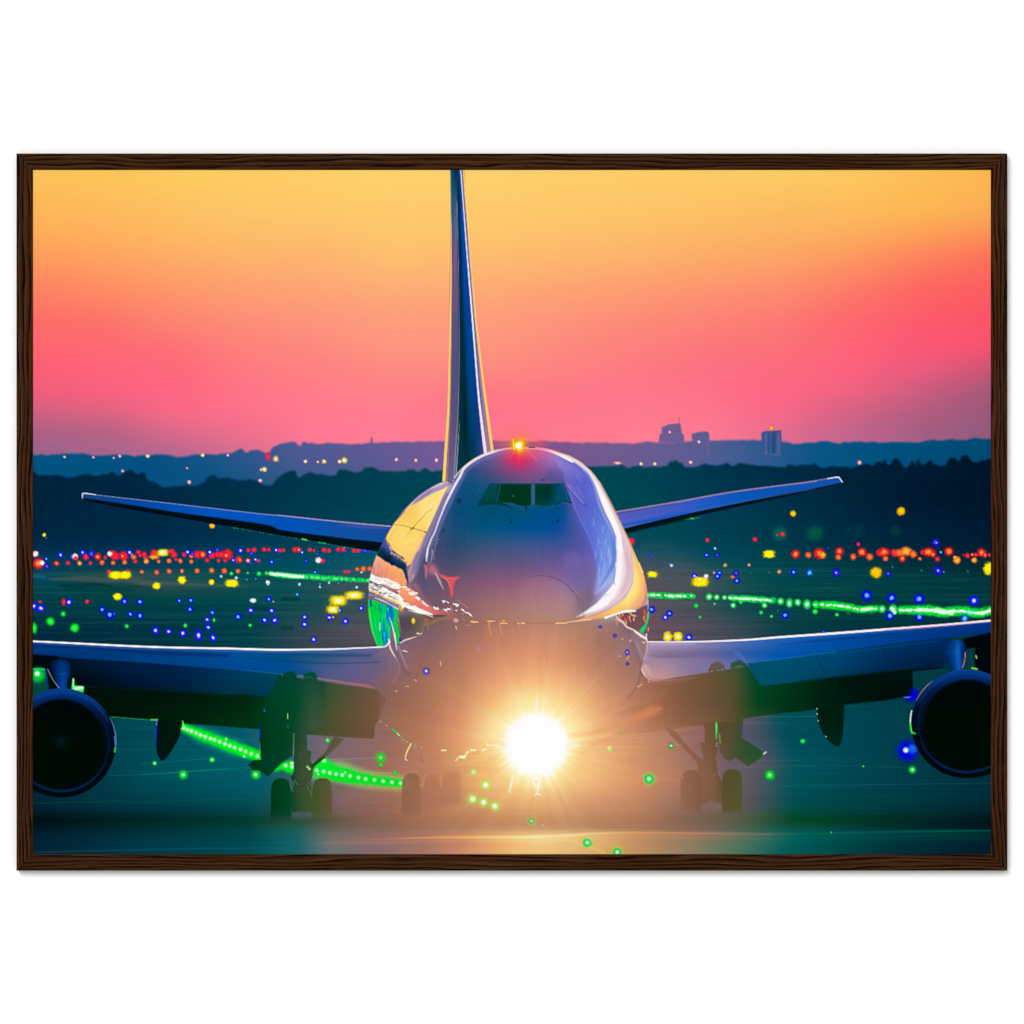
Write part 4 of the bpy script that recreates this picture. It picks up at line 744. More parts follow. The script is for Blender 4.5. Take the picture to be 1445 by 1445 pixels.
# belly fairing and wing root
put(poly(C4('420,100 520,130 640,230 740,420 800,520 790,660 740,760 700,640 640,480 560,300 470,180'), 4), '122,98,112', .5)
put(line(C4('640,330 720,450 770,580 780,640'), [2, 5, 6, 3], 4), '175,145,150', .55); put(line(C4('560,180 600,300 700,400'), 3, 5), '115,88,100', .4)
put(line(C4('750,640 760,720 752,800 720,940 660,1050 600,1120'), [1.5, 3, 2.4, 2, 1.5], 2.5), '130,98,88', .5)
put(poly(C4('800,680 850,710 935,890 930,912 870,895 815,845 765,765 768,740'), .9), '215,175,175', .85); put(line(C4('770,755 815,845 880,898'), [1, 2, 1.4], 1), '255,225,220', .85)
put(line(C4('860,715 900,790 938,890'), 1, .9), '180,135,135', .8); put(line(C4('855,700 910,800 935,880'), .8, .8), '240,205,205', .6)
put(poly(C4('840,420 870,440 860,560 880,700 820,690 795,660 825,540'), 1.2), '180,145,165', .8); put(line(C4('842,425 835,520 800,640'), 1.4, 1.4), '215,190,205', .7)
put(line(C4('760,845 1000,925 1200,905 1445,865'), [4, 8, 6, 3], 6), '175,120,108', .45)
put(line(C4('400,1350 620,1290 800,1260 980,1200'), [0, 12, 0], 14), '150,105,80', .3)
put(line(C4('560,1445 740,1370 900,1300 1040,1250'), [0, 9, 12, 0], 10), '235,145,102', .6)
put(line(AD('-200,680 0,600 100,520 180,480 250,450'), [3, 7, 9, 8, 0], 12), '222,138,96', .35)
put(line(C5('440,480 438,540 425,600 395,660'), [1, 2, 2, 1], 2.5), '160,118,110', .6); put(line(C5('455,500 460,560 440,650 400,720'), [3, 6, 6, 3], 6), '150,104,82', .45)
put(line(C5('85,270 130,370 180,460 225,570'), [3, 2.4, 1.8, 1], 1.2), '205,175,180', .75); put(line(C5('205,290 240,400 285,510 325,590'), [2.5, 2, 1.6, 1], 1.4), '185,155,165', .6)
put(line(C5('150,330 190,430 240,560 330,640'), [4, 7, 5], 5), '120,95,110', .45); put(line(C5('30,480 45,560 20,640'), 3, 4), '110,96,125', .4)
put(line(C5('210,600 190,660 150,740'), [3, 5], 5), '165,135,145', .35); put(line(C5('220,770 330,745 400,715'), 1, 1.2), '180,135,130', .5)

# rear body seen past the nose, left: sunset mirrored in bare metal
YEL = rows('''675|540:250,205,110 600:250,220,130 640:255,235,165
700|540:240,180,95 570:245,195,100 600:255,222,125 640:255,232,150
725|540:245,190,100 565:250,195,95 585:250,205,100 600:255,228,140 620:255,225,140
745|530:255,200,110 560:250,215,110 590:252,215,105 610:255,222,110
765|530:255,195,110 550:252,210,100 570:252,220,120 590:255,218,110 600:250,180,140
800|550:255,190,110 580:255,190,110''', 1.5)
put(poly(np.vstack([left, P('572,908 606,880'), C2('560,430 640,110 720,0'), C1('880,1100 1040,800 1190,430')]), .5), '120,100,120', 1, FUS)
put(poly(np.vstack([left[:11], C1('700,690 900,580 1090,490 1190,430')]), .6), '176,150,192', 1)
put(line(left[:10] + [1.2, 1.8], [2, 1.6, 1.4, 1], 1), '245,205,170', .85)
put(line(C1('1000,470 900,530 800,600 720,660'), [2, 5, 4, 2], 2), '140,120,175', .7); put(line(C1('1140,395 1060,420 960,470'), [2, 5, 2], 2), '205,190,220', .7)
yl = np.vstack([C1('1190,430 1140,460 1090,488 1000,525 900,580 800,640 700,695 640,720 590,790'), left[11:14] + [.6, .4], C1('330,1165 350,1190 375,1225 400,1290 425,1320 430,1380 470,1350 510,1420 560,1400 590,1445'), C2('360,40 350,110 400,90 440,130 480,120 510,185 545,195 548,250 600,215 650,110 720,0'), C1('760,1340 880,1105 1000,850 1100,600')])
put(poly(yl, .5), YEL, 1)
put(line(C1('690,1020 760,940 840,860 890,800 960,760'), [1.4, 1.2, .7], .9), '190,120,50', .65); put(line(C1('600,1150 640,1085 700,1020'), [.6, 1.2], .9), '190,130,50', .55)
put(line(C1('440,965 560,978 680,1010 800,1045 925,1080'), [.8, .8, 1.2, 1.2], .8), '165,95,60', .75); put(line(C1('860,1068 925,1082'), 1.4, .9), '70,45,60', .8); put(line(C1('670,1030 710,1005'), 2, 1), '120,70,40', .6)
put(line(C1('380,1170 440,1060 500,990'), .8, 1.2), '215,160,70', .5)
for k in range(26):
    x = RNG.uniform(420, 1000); y = RNG.uniform(700, 1300); q = C1('%f,%f %f,%f' % (x, y, x + RNG.uniform(30, 110), y - RNG.uniform(20, 80)))
    put(line(q, 1, 1.8), '235,175,80' if k % 2 else '255,238,160', .28)
# pink and mauve bands right of the gold
put(poly(np.vstack([C1('1190,430 1100,610 1000,850 880,1105 760,1340 700,1445'), C2('640,110 590,230 560,300 560,430 600,440 680,300 700,150 760,60'), C1('800,1445 900,1200 980,980 1080,740 1180,540 1230,440')]), .8), '196,150,172', 1)
put(line(C1('870,1120 800,1280 740,1400'), [3, 5, 5], 2.5), '230,165,160', .9)
put(line(np.vstack([C1('1230,440 1130,640 1050,820 960,1030 890,1180 830,1330'), C2('680,120 640,240 620,330')]), [3, 7, 9, 10, 9, 8, 6, 3], 2.5), '128,120,160', .9)
put(line(np.vstack([C1('1000,1070 930,1200 860,1400'), C2('760,60 700,200 660,320 640,480')]), [5, 7, 7, 5, 3], 3), '105,100,135', .8)
put(line(C2('640,200 600,330 590,440'), [4, 5, 4], 4), '150,118,145', .6)
# nose shoulder highlight
hl = np.vstack([B6('640,346 560,352 500,364 450,380 400,397 350,422 300,455 260,492'), C1('1340,310 1270,430 1205,560 1165,640 1130,720 1090,820 1050,920 1020,1010 990,1085 950,1160 925,1230 900,1310 888,1400'), C2('795,40 785,110 780,185')])
put(line(hl + [2.5, 3.5], [2, 3, 4, 5, 7, 8, 7, 5, 4, 3, 2], 4), '110,115,180', .6)
put(line(hl, [1.6, 2.4, 3, 3.4, 3.6, 3.8, 3.2, 2.2, 1.8, 1.8, 2, 2.6, 2.6, 1.6], 1.6), '240,228,245', .95)
put(line(B6('500,354 440,374 380,398 320,432 262,478 212,532 168,590'), [.8, 1.4, 1.4, 1.8, 2, 1.6], .9), '250,215,190', .75)
put(line(C1('1330,250 1270,330 1215,430 1170,520'), [1, 3, 5, 4], 2), '190,175,205', .6)
put(poly(C1('1180,370 1195,358 1225,355 1245,378 1240,400 1200,402 1185,390'), .6), '225,215,235', 1); soft(C1, 1221, 385, 17, '20,20,60', .95); put(line(C1('1185,345 1255,340'), 1.4, 1), '20,30,70', .8); put(line(C1('1130,395 1170,415'), 1, .9), '140,120,175', .8)
put(line(C1('1040,1120 1010,1230 990,1330 985,1445'), [1, 1.6, 1], 1.5), '150,160,200', .5); put(line(C2('850,50 848,120 835,200'), [2, 1.6, 1], 1.2), '180,185,215', .65); put(line(C2('820,20 815,140'), 2, 2), '90,95,130', .6)
# dark tree line mirrored across the body
dk = np.vstack([left[14:17], C2('180,112 230,140 290,185 340,205 360,235 400,235 440,262 490,280 515,330 528,380 550,425 565,440 560,380 548,330 536,260 545,200 515,190 480,125 440,130 400,95 350,108 355,40'), C1('590,1445 560,1405 510,1420 470,1355 430,1380 400,1290 350,1190 320,1165')])
DKC = rows('''0|190:60,70,160 300:70,80,165 400:60,70,150
60|190:0,60,80 260:10,40,70 320:60,70,150 400:75,75,150
130|190:10,50,66 280:5,36,50 340:0,40,60 400:70,75,150 500:60,60,120
200|300:0,30,46 380:0,36,52 440:20,60,100 520:40,60,100
260|400:0,40,60 480:0,36,62 540:10,60,100
440|540:30,50,90 580:60,60,100''', 1, C2)
put(poly(dk, .6), DKC, 1)
put(line(C1('400,1310 360,1240 320,1170'), [4, 6, 3], 3), '100,95,170', .5)
bx5, by5 = [291, 330, 379, 440, 510, 545], [-77, 0, 100, 132, 188, 222]
for k in range(46):                        # ragged edge where the mirrored tree tops meet the sky
    x = 300 + 245 * k / 45. + RNG.uniform(-3, 3); y = np.interp(x, bx5, by5); L = RNG.uniform(14, 46)
    if k % 2: put(line(C2('%f,%f %f,%f' % (x, y - 8, x + L * .22, y + L * .8)), [1.5, .3], .8), '250,205,112', .85)
    else: put(line(C2('%f,%f %f,%f' % (x, y + 10, x - L * .12, y - L * .6)), [1.5, .3], .8), '70,66,125', .7)
# orange panel with streaks
og = C2('180,116 230,148 290,195 340,215 360,243 400,243 440,270 490,288 512,335 525,385 540,420 535,500 500,490 440,475 360,440 280,405 200,370 110,340 122,300 150,200')
OGC = rows('''120|110:235,190,180 200:250,180,130 300:255,175,110
250|110:222,160,160 200:235,150,130 300:250,165,115 420:255,178,105 520:255,175,105
350|100:215,140,140 200:222,138,122 300:232,145,112 420:248,162,105 530:255,172,100
500|300:225,145,115 450:250,160,100 540:255,175,105''', 1.5, C2)
put(poly(og, .5), OGC, 1)
for k in range(34):
    x = RNG.uniform(130, 530); y = RNG.uniform(180, 360) + (x - 130) * .3; put(line(C2('%f,%f %f,%f' % (x, y, x - 4, y + RNG.uniform(60, 130))), .8, .9), '200,110,90' if k % 2 else '255,195,130', .35)
put(line(np.vstack([left[16:17], C2('180,112 150,200 122,300 100,400 88,500')]), [.8, 1.4, 1.4, .8], .8), '225,200,215', .6)
# coral wedge running to the chin
co = C2('440,490 520,490 590,510 640,560 690,610 740,660 800,700 860,740 960,770 1100,800 1180,830 1080,855 960,835 850,830 760,800 690,760 600,720 500,660 440,600')
COC = rows('''490|440:255,185,110 560:250,165,110 700:215,130,120
600|440:235,140,120 540:245,150,110 620:250,160,100 700:235,130,110
700|500:240,140,110 620:235,135,110 750:235,120,105 850:190,110,110
800|600:235,110,110 800:240,125,115 900:205,105,105 1100:160,100,105''', 2, C2)
put(poly(co, .9), COC, 1)
put(poly(C2('560,440 600,440 690,470 740,600 860,720 760,680 690,600 600,520 540,490'), 2), '170,110,120', .6)
# green and blue panel (taxiway lights mirrored low on the flank)
gp = np.vstack([C2('80,650 150,655 230,680 300,712 380,740 440,765 445,860 430,905 450,1010 470,1160 440,1180 412,1150 385,1020 350,900 345,1110 330,1140 285,1195 250,1213 190,1210'), left[-6:-2][::-1] + [.5, 0]])
put(poly(C2('350,880 440,860 480,1160 410,1170'), .6), '120,95,110', 1)
m = poly(gp, .5); put(m, '0,205,70', 1)
sx = noise(1.5, 14, 31); sy = noise(2.6, 20, 32); g = sx[m[0]]; g2 = sy[m[0]]
bx = np.clip((XS[m[0][1]][None] - (510 + 190 / 8.5)) / 8, 0, 1) * np.clip(((510 + 470 / 8.5) - XS[m[0][1]][None]) / 6, 0, 1)
put((m[0], m[1] * np.clip((g - .32) * 3.2, 0, 1) * bx), '0,110,215', .95)
put((m[0], m[1] * np.clip((g2 - .62) * 4, 0, 1)), '0,200,190', .7); put((m[0], m[1] * np.clip((.3 - g2) * 4, 0, 1)), '0,140,60', .7)
put((m[0], m[1] * np.clip((noise(2, 9, 33)[m[0]] - .68) * 6, 0, 1)), '0,235,50', .9)
put(line(C2('110,660 118,720'), 3, 1.5), '0,50,170', .8); put(line(C2('225,930 218,1010'), [2, 4, 2], 1.5), '140,235,215', .9); put(line(C2('160,850 180,1000'), 2, 2), '0,240,60', .6)
put(line(C2('360,700 380,900'), 4, 3), '20,90,220', .6); put(line(C2('395,880 430,1000 455,1150'), [3, 5, 2.4], 1.2), '0,215,50', 1); put(line(C2('90,760 130,1000 185,1190'), [2, 2.4, 1.6], 1.2), '60,240,70', .8)
put(line(C2('335,860 375,980 400,1090 425,1250'), [.8, 1.6, 2.6, 1.2], .9), '245,225,225', .9); put(line(C2('330,1130 345,1230 400,1330'), [3, 2.4, 1.4], 1), '240,215,210', .8); put(line(C2('190,1212 270,1214 310,1190 340,1150'), [1.4, 2, 2.4], .9), '255,245,235', .9)
put(line(C2('445,880 460,950 480,1040'), [2, 2.4, 1.6], 1), '235,220,170', .8); put(line(C2('470,990 488,1030'), 3, 1.2), '245,215,40', 1); put(line(C2('465,1110 470,1150'), 4, 1.5), '60,30,190', .9)
# dark strip below the coral wedge
ds = C2('442,770 520,780 600,800 690,825 850,858 1010,848 1090,865 1010,890 930,918 840,938 770,975 725,1040 690,1080 600,1110 520,1130 480,1160 455,1010 445,900')
DSC = rows('''780|440:150,130,120 560:120,110,120 700:140,120,125 850:110,90,95
870|440:85,70,85 560:78,72,80 700:110,90,85 850:115,85,75 1000:130,100,95
980|450:80,65,85 600:82,78,78 720:115,95,80
1100|480:100,80,90 600:115,90,95 720:130,100,95''', 2, C2)
put(poly(ds, 1.6), DSC, .95)
put(line(C2('760,940 850,920 960,880 1080,866'), [6, 5, 3], 4), '150,120,85', .6); put(line(C2('870,840 960,840 1020,836'), [2, 3, 1], 1.5), '80,60,60', .7); put(poly(C2('745,880 800,870 815,888 790,905 765,905'), .8), '225,90,90', .8)
put(poly(C2('600,890 615,865 635,870 648,905 625,945 605,925'), .7), '235,215,30', 1); put(line(C2('735,960 736,1040'), 1, 1.2), '180,150,140', .4); put(line(C2('790,960 800,1010'), 1, 1), '185,160,150', .4)
for t in ('470,1165 520,1135 600,1110 650,1095', '500,1260 545,1270', '505,1258 550,1275'): put(line(C2(t), [1.6, 2, 1], .9), '250,215,200', .9)
put(line(C2('670,1052 690,1055'), 2, .9), '255,235,190', .9); put(line(C2('712,1055 722,1053'), 1.4, .9), '255,225,190', .9); put(line(C2('600,1110 720,1068'), 1, 1.4), '190,150,150', .6)
# glittering white reflections
def splat(f, t, w, c='255,252,248'):
    p = f(t); r = np.random.RandomState(int(p[0, 0] * 7 + p[0, 1] * 13) % 9999)
    L = np.hypot(*(p[-1] - p[0])); n = int(3 + L * 1.1)
    put(line(p + r.uniform(-.2, .2, p.shape), [w * .25, w * .6, w * .8, w * .3], 1.3), c, .95)
    for k in range(n):
        u = r.rand(); q = p[0] + (p[-1] - p[0]) * u + r.uniform(-.42, .42, 2) * w; d = r.uniform(.3, 1.3) * np.array([1, r.uniform(-.2, .7)])
        put(line(np.array([q - d, q + d]), r.uniform(.5, 1.3), .9), c, r.uniform(.5, 1))
def glitter(f, t, w, n, c='255,252,245', jit=1.2, ln=2.2, a=.95, seed=0):
    p = spline(f(t), 8); r = np.random.RandomState(seed); w = np.atleast_1d(w) / f.s
    for k in range(n):
        u = r.rand() ; x = np.interp(u, np.linspace(0, 1, len(p)), p[:, 0]); y = np.interp(u, np.linspace(0, 1, len(p)), p[:, 1]); ww = np.interp(u, np.linspace(0, 1, len(w)), w)
        y += r.uniform(-.5, .5) * ww; L = r.uniform(.4, 1) * ln; put(line(np.array([[x - L, y - L * .25], [x + L, y + L * .4]]), r.uniform(.7, 1.8), .9), c, a * r.uniform(.6, 1))
put(line(C2('105,370 180,405 270,425 360,455 450,490'), [6, 8, 8, 9, 5], 1.6), '255,235,220', .8)
glitter(C2, '105,370 180,410 270,430 360,460 450,490', [80, 80, 80, 100, 60], 110, seed=1)
put(line(C2('215,460 300,500 380,525 440,545'), [1, 2, 3, 2], 1.2), '215,130,120', .75)
put(line(C2('90,480 150,520 240,540 330,580 440,640 500,720'), [8, 10, 8, 11, 10, 5], 1.6), '235,225,215', .8)
glitter(C2, '100,500 240,540 330,590 440,650 500,720', [120, 110, 100, 120, 70], 130, seed=2)
glitter(C2, '105,480 180,510 260,560 400,620', [120, 110, 80], 30, '90,80,95', ln=1.3, a=.7, seed=3)
put(line(C2('100,545 180,565 250,610 330,645 430,690'), [1.6, 2.4, 1.4, 3, 3], 1), '250,200,60', .9); put(line(C2('100,590 170,600 250,640 330,675 420,720 450,745'), [3, 2, 3, 2, 2], 1.2), '150,140,200', .8); put(line(C2('160,625 250,660 330,700 440,760'), [1, 1.6, 1, 2], 1), '245,230,250', .8)
glitter(C2, '440,560 520,700 620,745', [60, 60, 60], 30, seed=4)
put(line(C2('450,620 480,680 500,740'), [5, 6, 3], 1.5), '255,245,215', .9); put(line(C2('460,720 480,770'), 4, 1.5), '240,170,50', .9)
put(line(C2('500,710 560,735 640,760 700,785 780,805 850,828'), [2.4, 4, 6, 7, 4, 1.6], 1.2), '255,252,240', 1); put(line(C2('560,775 660,800 760,820 855,856'), [.8, 1.6, 1.6, 1], 1), '255,240,220', .8)
put(line(C2('600,740 640,735 680,770'), [2, 4, 4], 1), '255,255,255', 1)
for t, w in (('480,492 540,500', 3), ('545,520 580,530', 3.5), ('570,575 620,582', 4), ('620,545 640,590', 3), ('645,620 700,640', 5), ('655,560 665,585', 2), ('730,665 755,690', 4.5), ('745,695 790,720', 3.6), ('868,748 925,755', 4.6), ('985,768 1022,776', 3.4), ('968,664 996,674', 3), ('1098,692 1160,722', 3.2), ('1208,762 1235,790', 3), ('1040,755 1055,762', 2.4), ('1250,798 1290,812', 1.6), ('1290,812 1325,850', 1.6), ('1036,676 1040,684', 1.6), ('1135,775 1142,780', 1.4)):
    splat(C2, t, w)
for t in ('1065,722 1085,750 1095,780', '1055,775 1090,790', '1150,650 1230,710 1280,750', '1205,810 1225,820', '1218,880 1240,895', '1250,960 1310,950', '600,640 640,640'):
    put(line(C2(t), .8, .9), '225,180,165', .55)
put(poly(C2('1098,890 1130,868 1165,895 1135,925'), .8), '240,205,180', .95); put(poly(C2('1115,893 1132,882 1150,896 1133,908'), .7), '150,110,105', .8); put(line(C2('1320,905 1345,918 1390,915'), [1.6, 3, 1], 1), '225,175,130', .9); put(line(C2('1135,970 1140,995'), 2, 1.4), '190,150,140', .6)
# coral bird-tail shape and the pink smear on the cheek
put(line(C2('760,240 780,280 775,360 785,390'), [3, 5, 3, 1], 2), '220,110,125', .7); put(poly(C2('790,225 860,220 910,270 930,330 925,380 880,350 830,345 800,310'), 2.5), '215,115,135', .75)
put(line(C2('815,200 812,260 800,320'), [3, 4, 2], 2), '130,95,110', .7); put(line(C2('890,330 930,410 985,525'), [2, 4, 1], 1.6), '205,170,170', .75)
put(poly(spline(C2('930,340 960,345 1020,368 1075,380 1130,372 1185,375 1160,395 1120,430 1105,480 1100,560 1085,615 1070,600 1062,520 1045,450 1010,405 960,375'), 4, True), .9), '240,82,92', .95)
put(line(C2('955,372 1010,398 1045,440 1060,500'), [1, 1.8, 1.8, 1], 1.2), '235,140,90', .6); put(line(C2('1040,395 1080,392 1100,405'), 2, 1.4), '225,110,90', .6)
# blue facet on the right cheek
fac = np.vstack([B7('150,20 215,55 300,100 385,160 400,200 440,280 480,360 520,430 545,500 570,580 575,700 578,760 560,860 520,900 440,963 420,963 445,800 425,680 380,560 330,460 280,350 240,220 215,130 170,60')])
FAC = rows('''650|780:150,130,205 800:140,130,215 820:130,130,215
680|795:120,98,180 810:95,95,200 825:85,95,205 840:110,125,215
710|800:112,98,185 815:92,95,195 835:88,100,205 850:100,120,215
740|810:95,90,185 825:88,105,205 845:92,118,215 860:110,140,225
770|820:95,92,185 835:92,108,210 850:105,140,228 870:120,155,228
800|835:100,105,195 850:112,145,230 865:130,160,230 875:150,165,225
830|832:125,112,178 842:150,150,220 852:175,185,238 865:190,195,240
850|832:150,130,165 845:185,175,225 860:210,200,230''', 2)
put(poly(fac, 1.6), FAC, .95)
put(line(B7('222,140 250,230 290,350 335,455 390,560 425,660 442,760 438,860'), [0, 1.2, 1.6, 1.6, 1.6, 1.4, 1, 0], 1.6), '120,125,215', .55)
for k in range(90):
    u = RNG.rand(); x = 230 + 300 * u ** .8 + RNG.uniform(-10, 60); y = 120 + 620 * u + RNG.uniform(-60, 60); L = RNG.uniform(30, 120)
    q = B7('%f,%f %f,%f' % (x, y, x + L * .55, y + L)); bb, cc = line(q, [.3, 1.1, .3], 1.4)
    put((bb, cc), ('70,80,185', '150,180,242', '60,78,165', '170,180,240', '120,160,238')[k % 5], .42)
for x, y, L, w in ((500, 560, 70, 1.4), (520, 620, 90, 1.8), (470, 640, 120, 1.4), (490, 700, 120, 1.6), (455, 740, 110, 1.6), (535, 700, 80, 1.4), (430, 640, 90, 1), (450, 560, 80, 1), (480, 480, 80, 1), (420, 420, 90, .9), (455, 820, 80, 2)):
    put(line(B7('%d,%d %d,%d %d,%d' % (x, y, x + 6, y + L * .5, x + 2 - L * .1, y + L)), [0, w * 1.6, 0], 2), '165,190,242', .5)
for t in ('235,200 270,250 340,320', '250,205 340,300 380,350 350,345 280,250', '330,460 380,520', '420,480 460,540', '380,420 420,500'):
    put(line(B7(t), [.2, .9, .2], 1.3), '50,60,140', .5)
put(line(B7('245,215 300,280 350,335'), 1, 1.2), '150,150,225', .7); put(line(B7('215,150 235,205'), 1, 1), '140,110,190', .6)
put(line(B7('540,560 560,640 555,740 520,820 470,900'), [2, 6, 6, 4, 2], 3), '90,120,205', .6); put(line(B7('520,640 535,720 520,780'), [0, 4, 0], 3), '170,185,235', .4)
put(line(B7('578,560 584,640 582,740 572,800 560,860'), [1, 1.6, 1.4, 1], .9), '60,70,140', .7)
put(line(C3('850,380 740,520 600,670 470,770'), [2, 2, 1.4, 1], 1.2), '105,105,150', .7); put(line(C3('760,420 640,560 520,700'), [1, 2, 1], 2), '150,140,190', .6)
# white band, lilac band and sunset rim down the right side
rim = np.vstack([right[7:19], B7('640,540 680,630 720,730'), C3('1180,150 1215,235 1245,330 1268,430 1280,520 1284,600 1275,660 1250,700 1200,745 1150,768 1000,788 850,826 700,880 520,915 300,935 420,880 560,850 740,790 900,680 1000,600 1080,430 1095,250 1075,60 1060,0'), B7('640,590 600,480 560,400 500,270 430,150 340,60 260,15')])
RC = rows('''660|800:250,215,190 850:250,205,150
720|840:245,205,190 860:250,200,120 872:250,190,100
760|870:225,180,190 880:240,200,160 892:250,190,115
790|888:235,185,180 894:255,215,130 905:240,180,90
820|890:255,210,140 900:255,232,130 908:250,190,90 912:235,150,90
838|870:250,190,120 885:255,232,130 895:255,228,130 906:250,180,110 912:225,130,110
852|850:240,175,110 868:255,205,100 885:255,225,120 900:245,170,110 910:190,120,120
865|830:225,160,110 850:250,190,100 870:255,200,110 890:240,165,115 905:150,110,115
875|800:190,130,105 830:240,165,95 850:240,160,90''', 1.5)
put(poly(rim, .6), RC, 1)
LIL = np.vstack([B7('200,2 300,40 400,110 470,200 540,330 590,430 640,540 670,640'), C3('1075,60 1095,250 1070,430 1000,560 900,660 760,750 560,840 430,878 440,850 600,795 740,720 860,600 930,450 975,250 965,0'), B7('620,590 590,480 540,380 480,260 420,160 340,80 250,20')])
put(poly(LIL, .7), '232,198,205', .95); put(line(C3('1000,20 1040,200 1020,380 940,540'), [5, 7, 6, 3], 3), '220,180,190', .7)
wb = np.vstack([B7('150,-5 230,10 300,50 350,85 400,130 440,185 480,250 520,330 555,405 590,480 615,560'), C3('965,0 975,250 930,450 860,600 740,720 600,795 420,845 350,870 430,805 600,680 740,520 835,400 860,200 870,0'), B7('575,640 575,570 545,490 500,400 460,300 430,220 390,140 330,85 270,45 190,10')])
put(poly(wb, .9), '255,246,250', 1)
put(line(B7('560,560 545,520 500,430 465,350 440,260 415,190 370,125 300,62'), [2, 4, 4.5, 4.5, 4, 3.5, 3, 1], 2.6), '150,155,225', .75)
put(line(B7('575,600 560,540 520,450 480,370 450,290'), [0, 1, 1, 1, 0], 1), '95,105,180', .5)
put(line(C3('955,20 965,200 940,380 880,540 790,650'), [3, 5, 5, 4, 2], 3), '240,222,232', .8)
put(line(C3('1120,120 1190,330 1225,520 1190,680 1080,745'), [1, 4, 6, 6, 2], 6), '250,185,130', .6)
put(line(B6('600,352 680,350 745,350 800,358 850,370 900,388 950,412 1000,440'), [1.6, 2.4, 3, 3.4, 3.6, 3.6, 4, 3], 1), '252,238,245', .95)
put(line(np.vstack([B6('640,345 740,343 800,349 860,361 930,386 1000,419 1060,455 1125,515 1195,612 1255,722 1318,850'), B7('660,590 715,720'), C3('1175,150 1225,270')]), [.6, .8, 1, 1.2, 1.6, 1.8, 2], .8), '250,205,120', .85)
put(line(np.vstack([B7('470,215 540,345 600,460 650,570 690,660'), C3('1100,20 1160,140')]), [.6, 1.2, 1.2, 1, .6], .9), '110,90,60', .45)
put(line(C3('700,600 730,570 745,575'), 1.4, 1), '190,190,225', .7); put(line(C3('840,400 848,440'), 1.6, 1), '200,190,225', .8); put(line(C3('860,150 868,200'), 2, 1), '225,230,255', .9)
glow(poly(C3('1000,300 1120,250 1150,500 1100,650 950,720'), 8), (90, 80, 40), .35)
put(line(C3('420,845 410,790 400,730'), 1.2, 1.5), '120,95,110', .6); put(line(C3('330,868 400,840 450,800'), [2, 4, 2], 2), '235,200,200', .6)
put(line(C3('520,905 400,915 300,930 180,950 40,965'), [1.8, 1.4, 1, .8], .9), '245,190,140', .8)
for k in range(22):
    x = 40 + k * 22; put(line(C3('%f,%f %f,%f' % (x, 965 - k * 2.6, x + 8, 963 - k * 2.6)), 1, .8), '255,225,190', .7)
# shiny strip low on the right flank
put(poly(C3('830,850 1000,800 1130,780 1240,722 1290,700 1300,900 1284,1090 1180,1095 1090,1040 1000,1000 930,940 860,900'), .7), '112,78,88', 1)
r = np.random.RandomState(5)
for k in range(34):
    x, y = r.uniform(900, 1110), r.uniform(830, 930); c = ('225,90,70', '240,150,110', '170,60,60', '90,60,60', '250,190,140')[k % 5]; put(line(C3('%f,%f %f,%f' % (x, y, x + r.uniform(-6, 12), y + r.uniform(10, 40))), r.uniform(.8, 2.2), 1), c, .8)
for k in range(14):
    y = r.uniform(740, 960); x = 1235 + r.uniform(-16, 50); put(line(C3('%f,%f %f,%f' % (x, y, x + 2, y + 45)), 1.8, 1), ('230,80,70', '245,130,50', '120,60,90')[k % 3], .75)
put(line(C3('715,882 760,868 850,836 950,805 1040,792 1120,790'), [3, 2.4, 3, 3.4, 4, 2.4], 1), '255,240,230', 1); put(line(C3('718,885 800,858'), [2.6, 1.6], .9), '240,245,255', 1); put(line(C3('1040,800 1080,850 1130,860'), [2, 2, 1.6], 1.4), '250,205,150', .8)
put(line(C3('860,860 900,910 960,950 1010,1010 1080,1040 1150,1085 1220,1140 1275,1175'), [3, 4, 3.4, 3, 2.6, 3, 3.4, 2], 1.2), '245,205,190', .85); put(line(C3('1120,1075 1200,1130 1262,1165'), [2, 2.6, 1.6], 1), '255,245,240', .9)
put(line(C3('850,850 870,930 880,1000'), [3, 3, 1], 2), '205,160,150', .5)
put(poly(C3('1308,800 1300,900 1270,1010 1235,1075 1205,1098 1178,1060 1205,1025 1245,990 1270,930 1285,860 1296,800'), .7), '0,215,110', 1); put(line(C3('1304,810 1290,900'), 1.4, 1), '60,220,200', .7)
put(line(C3('1300,640 1296,760'), .9, .8), '200,190,190', .6); put(line(C3('1300,1020 1298,1060'), 1.4, .8), '240,190,60', .8); put(line(C3('1255,1085 1290,1100 1265,1125'), 2.4, 1.2), '90,60,170', .8); put(line(C3('1278,1100 1268,1160 1285,1210'), [1, 2, 1.6], .9), '255,245,235', .95); put(line(C3('1215,1215 1250,1222'), 1.6, 1), '240,160,150', .8)
dots(C3, '645,1010,28v 845,1128,32v', False, .55); put(line(C3('640,1045 660,1062'), 1.4, 1), '200,130,110', .6)
dots(C4, '588,548,34,42B 592,692,24v', False, .65); soft(C5, 555, 606, 46, '80,60,200', .8); soft(C5, 555, 604, 16, '235,235,255', 1); soft(C5, 1228, 315, 28, '190,130,170', .7); soft(C4, 95, 380, 18, '180,120,140', .5)
for f, t in ((C4, '522,372 532,380'), (C4, '618,405 640,392'), (C4, '790,425 810,418'), (C4, '486,592 494,598'), (C4, '580,625 596,628'), (C4, '600,595 608,605'), (C4, '855,912 868,925'), (C4, '715,978 742,985'), (C4, '752,965 775,955'), (C5, '735,485 742,535'), (C5, '165,855 182,864'), (C5, '410,715 430,735'), (C5, '300,796 330,800'), (C5, '930,35 940,65')):
    put(line(f(t), 1.6, 1), '235,195,165', .75)
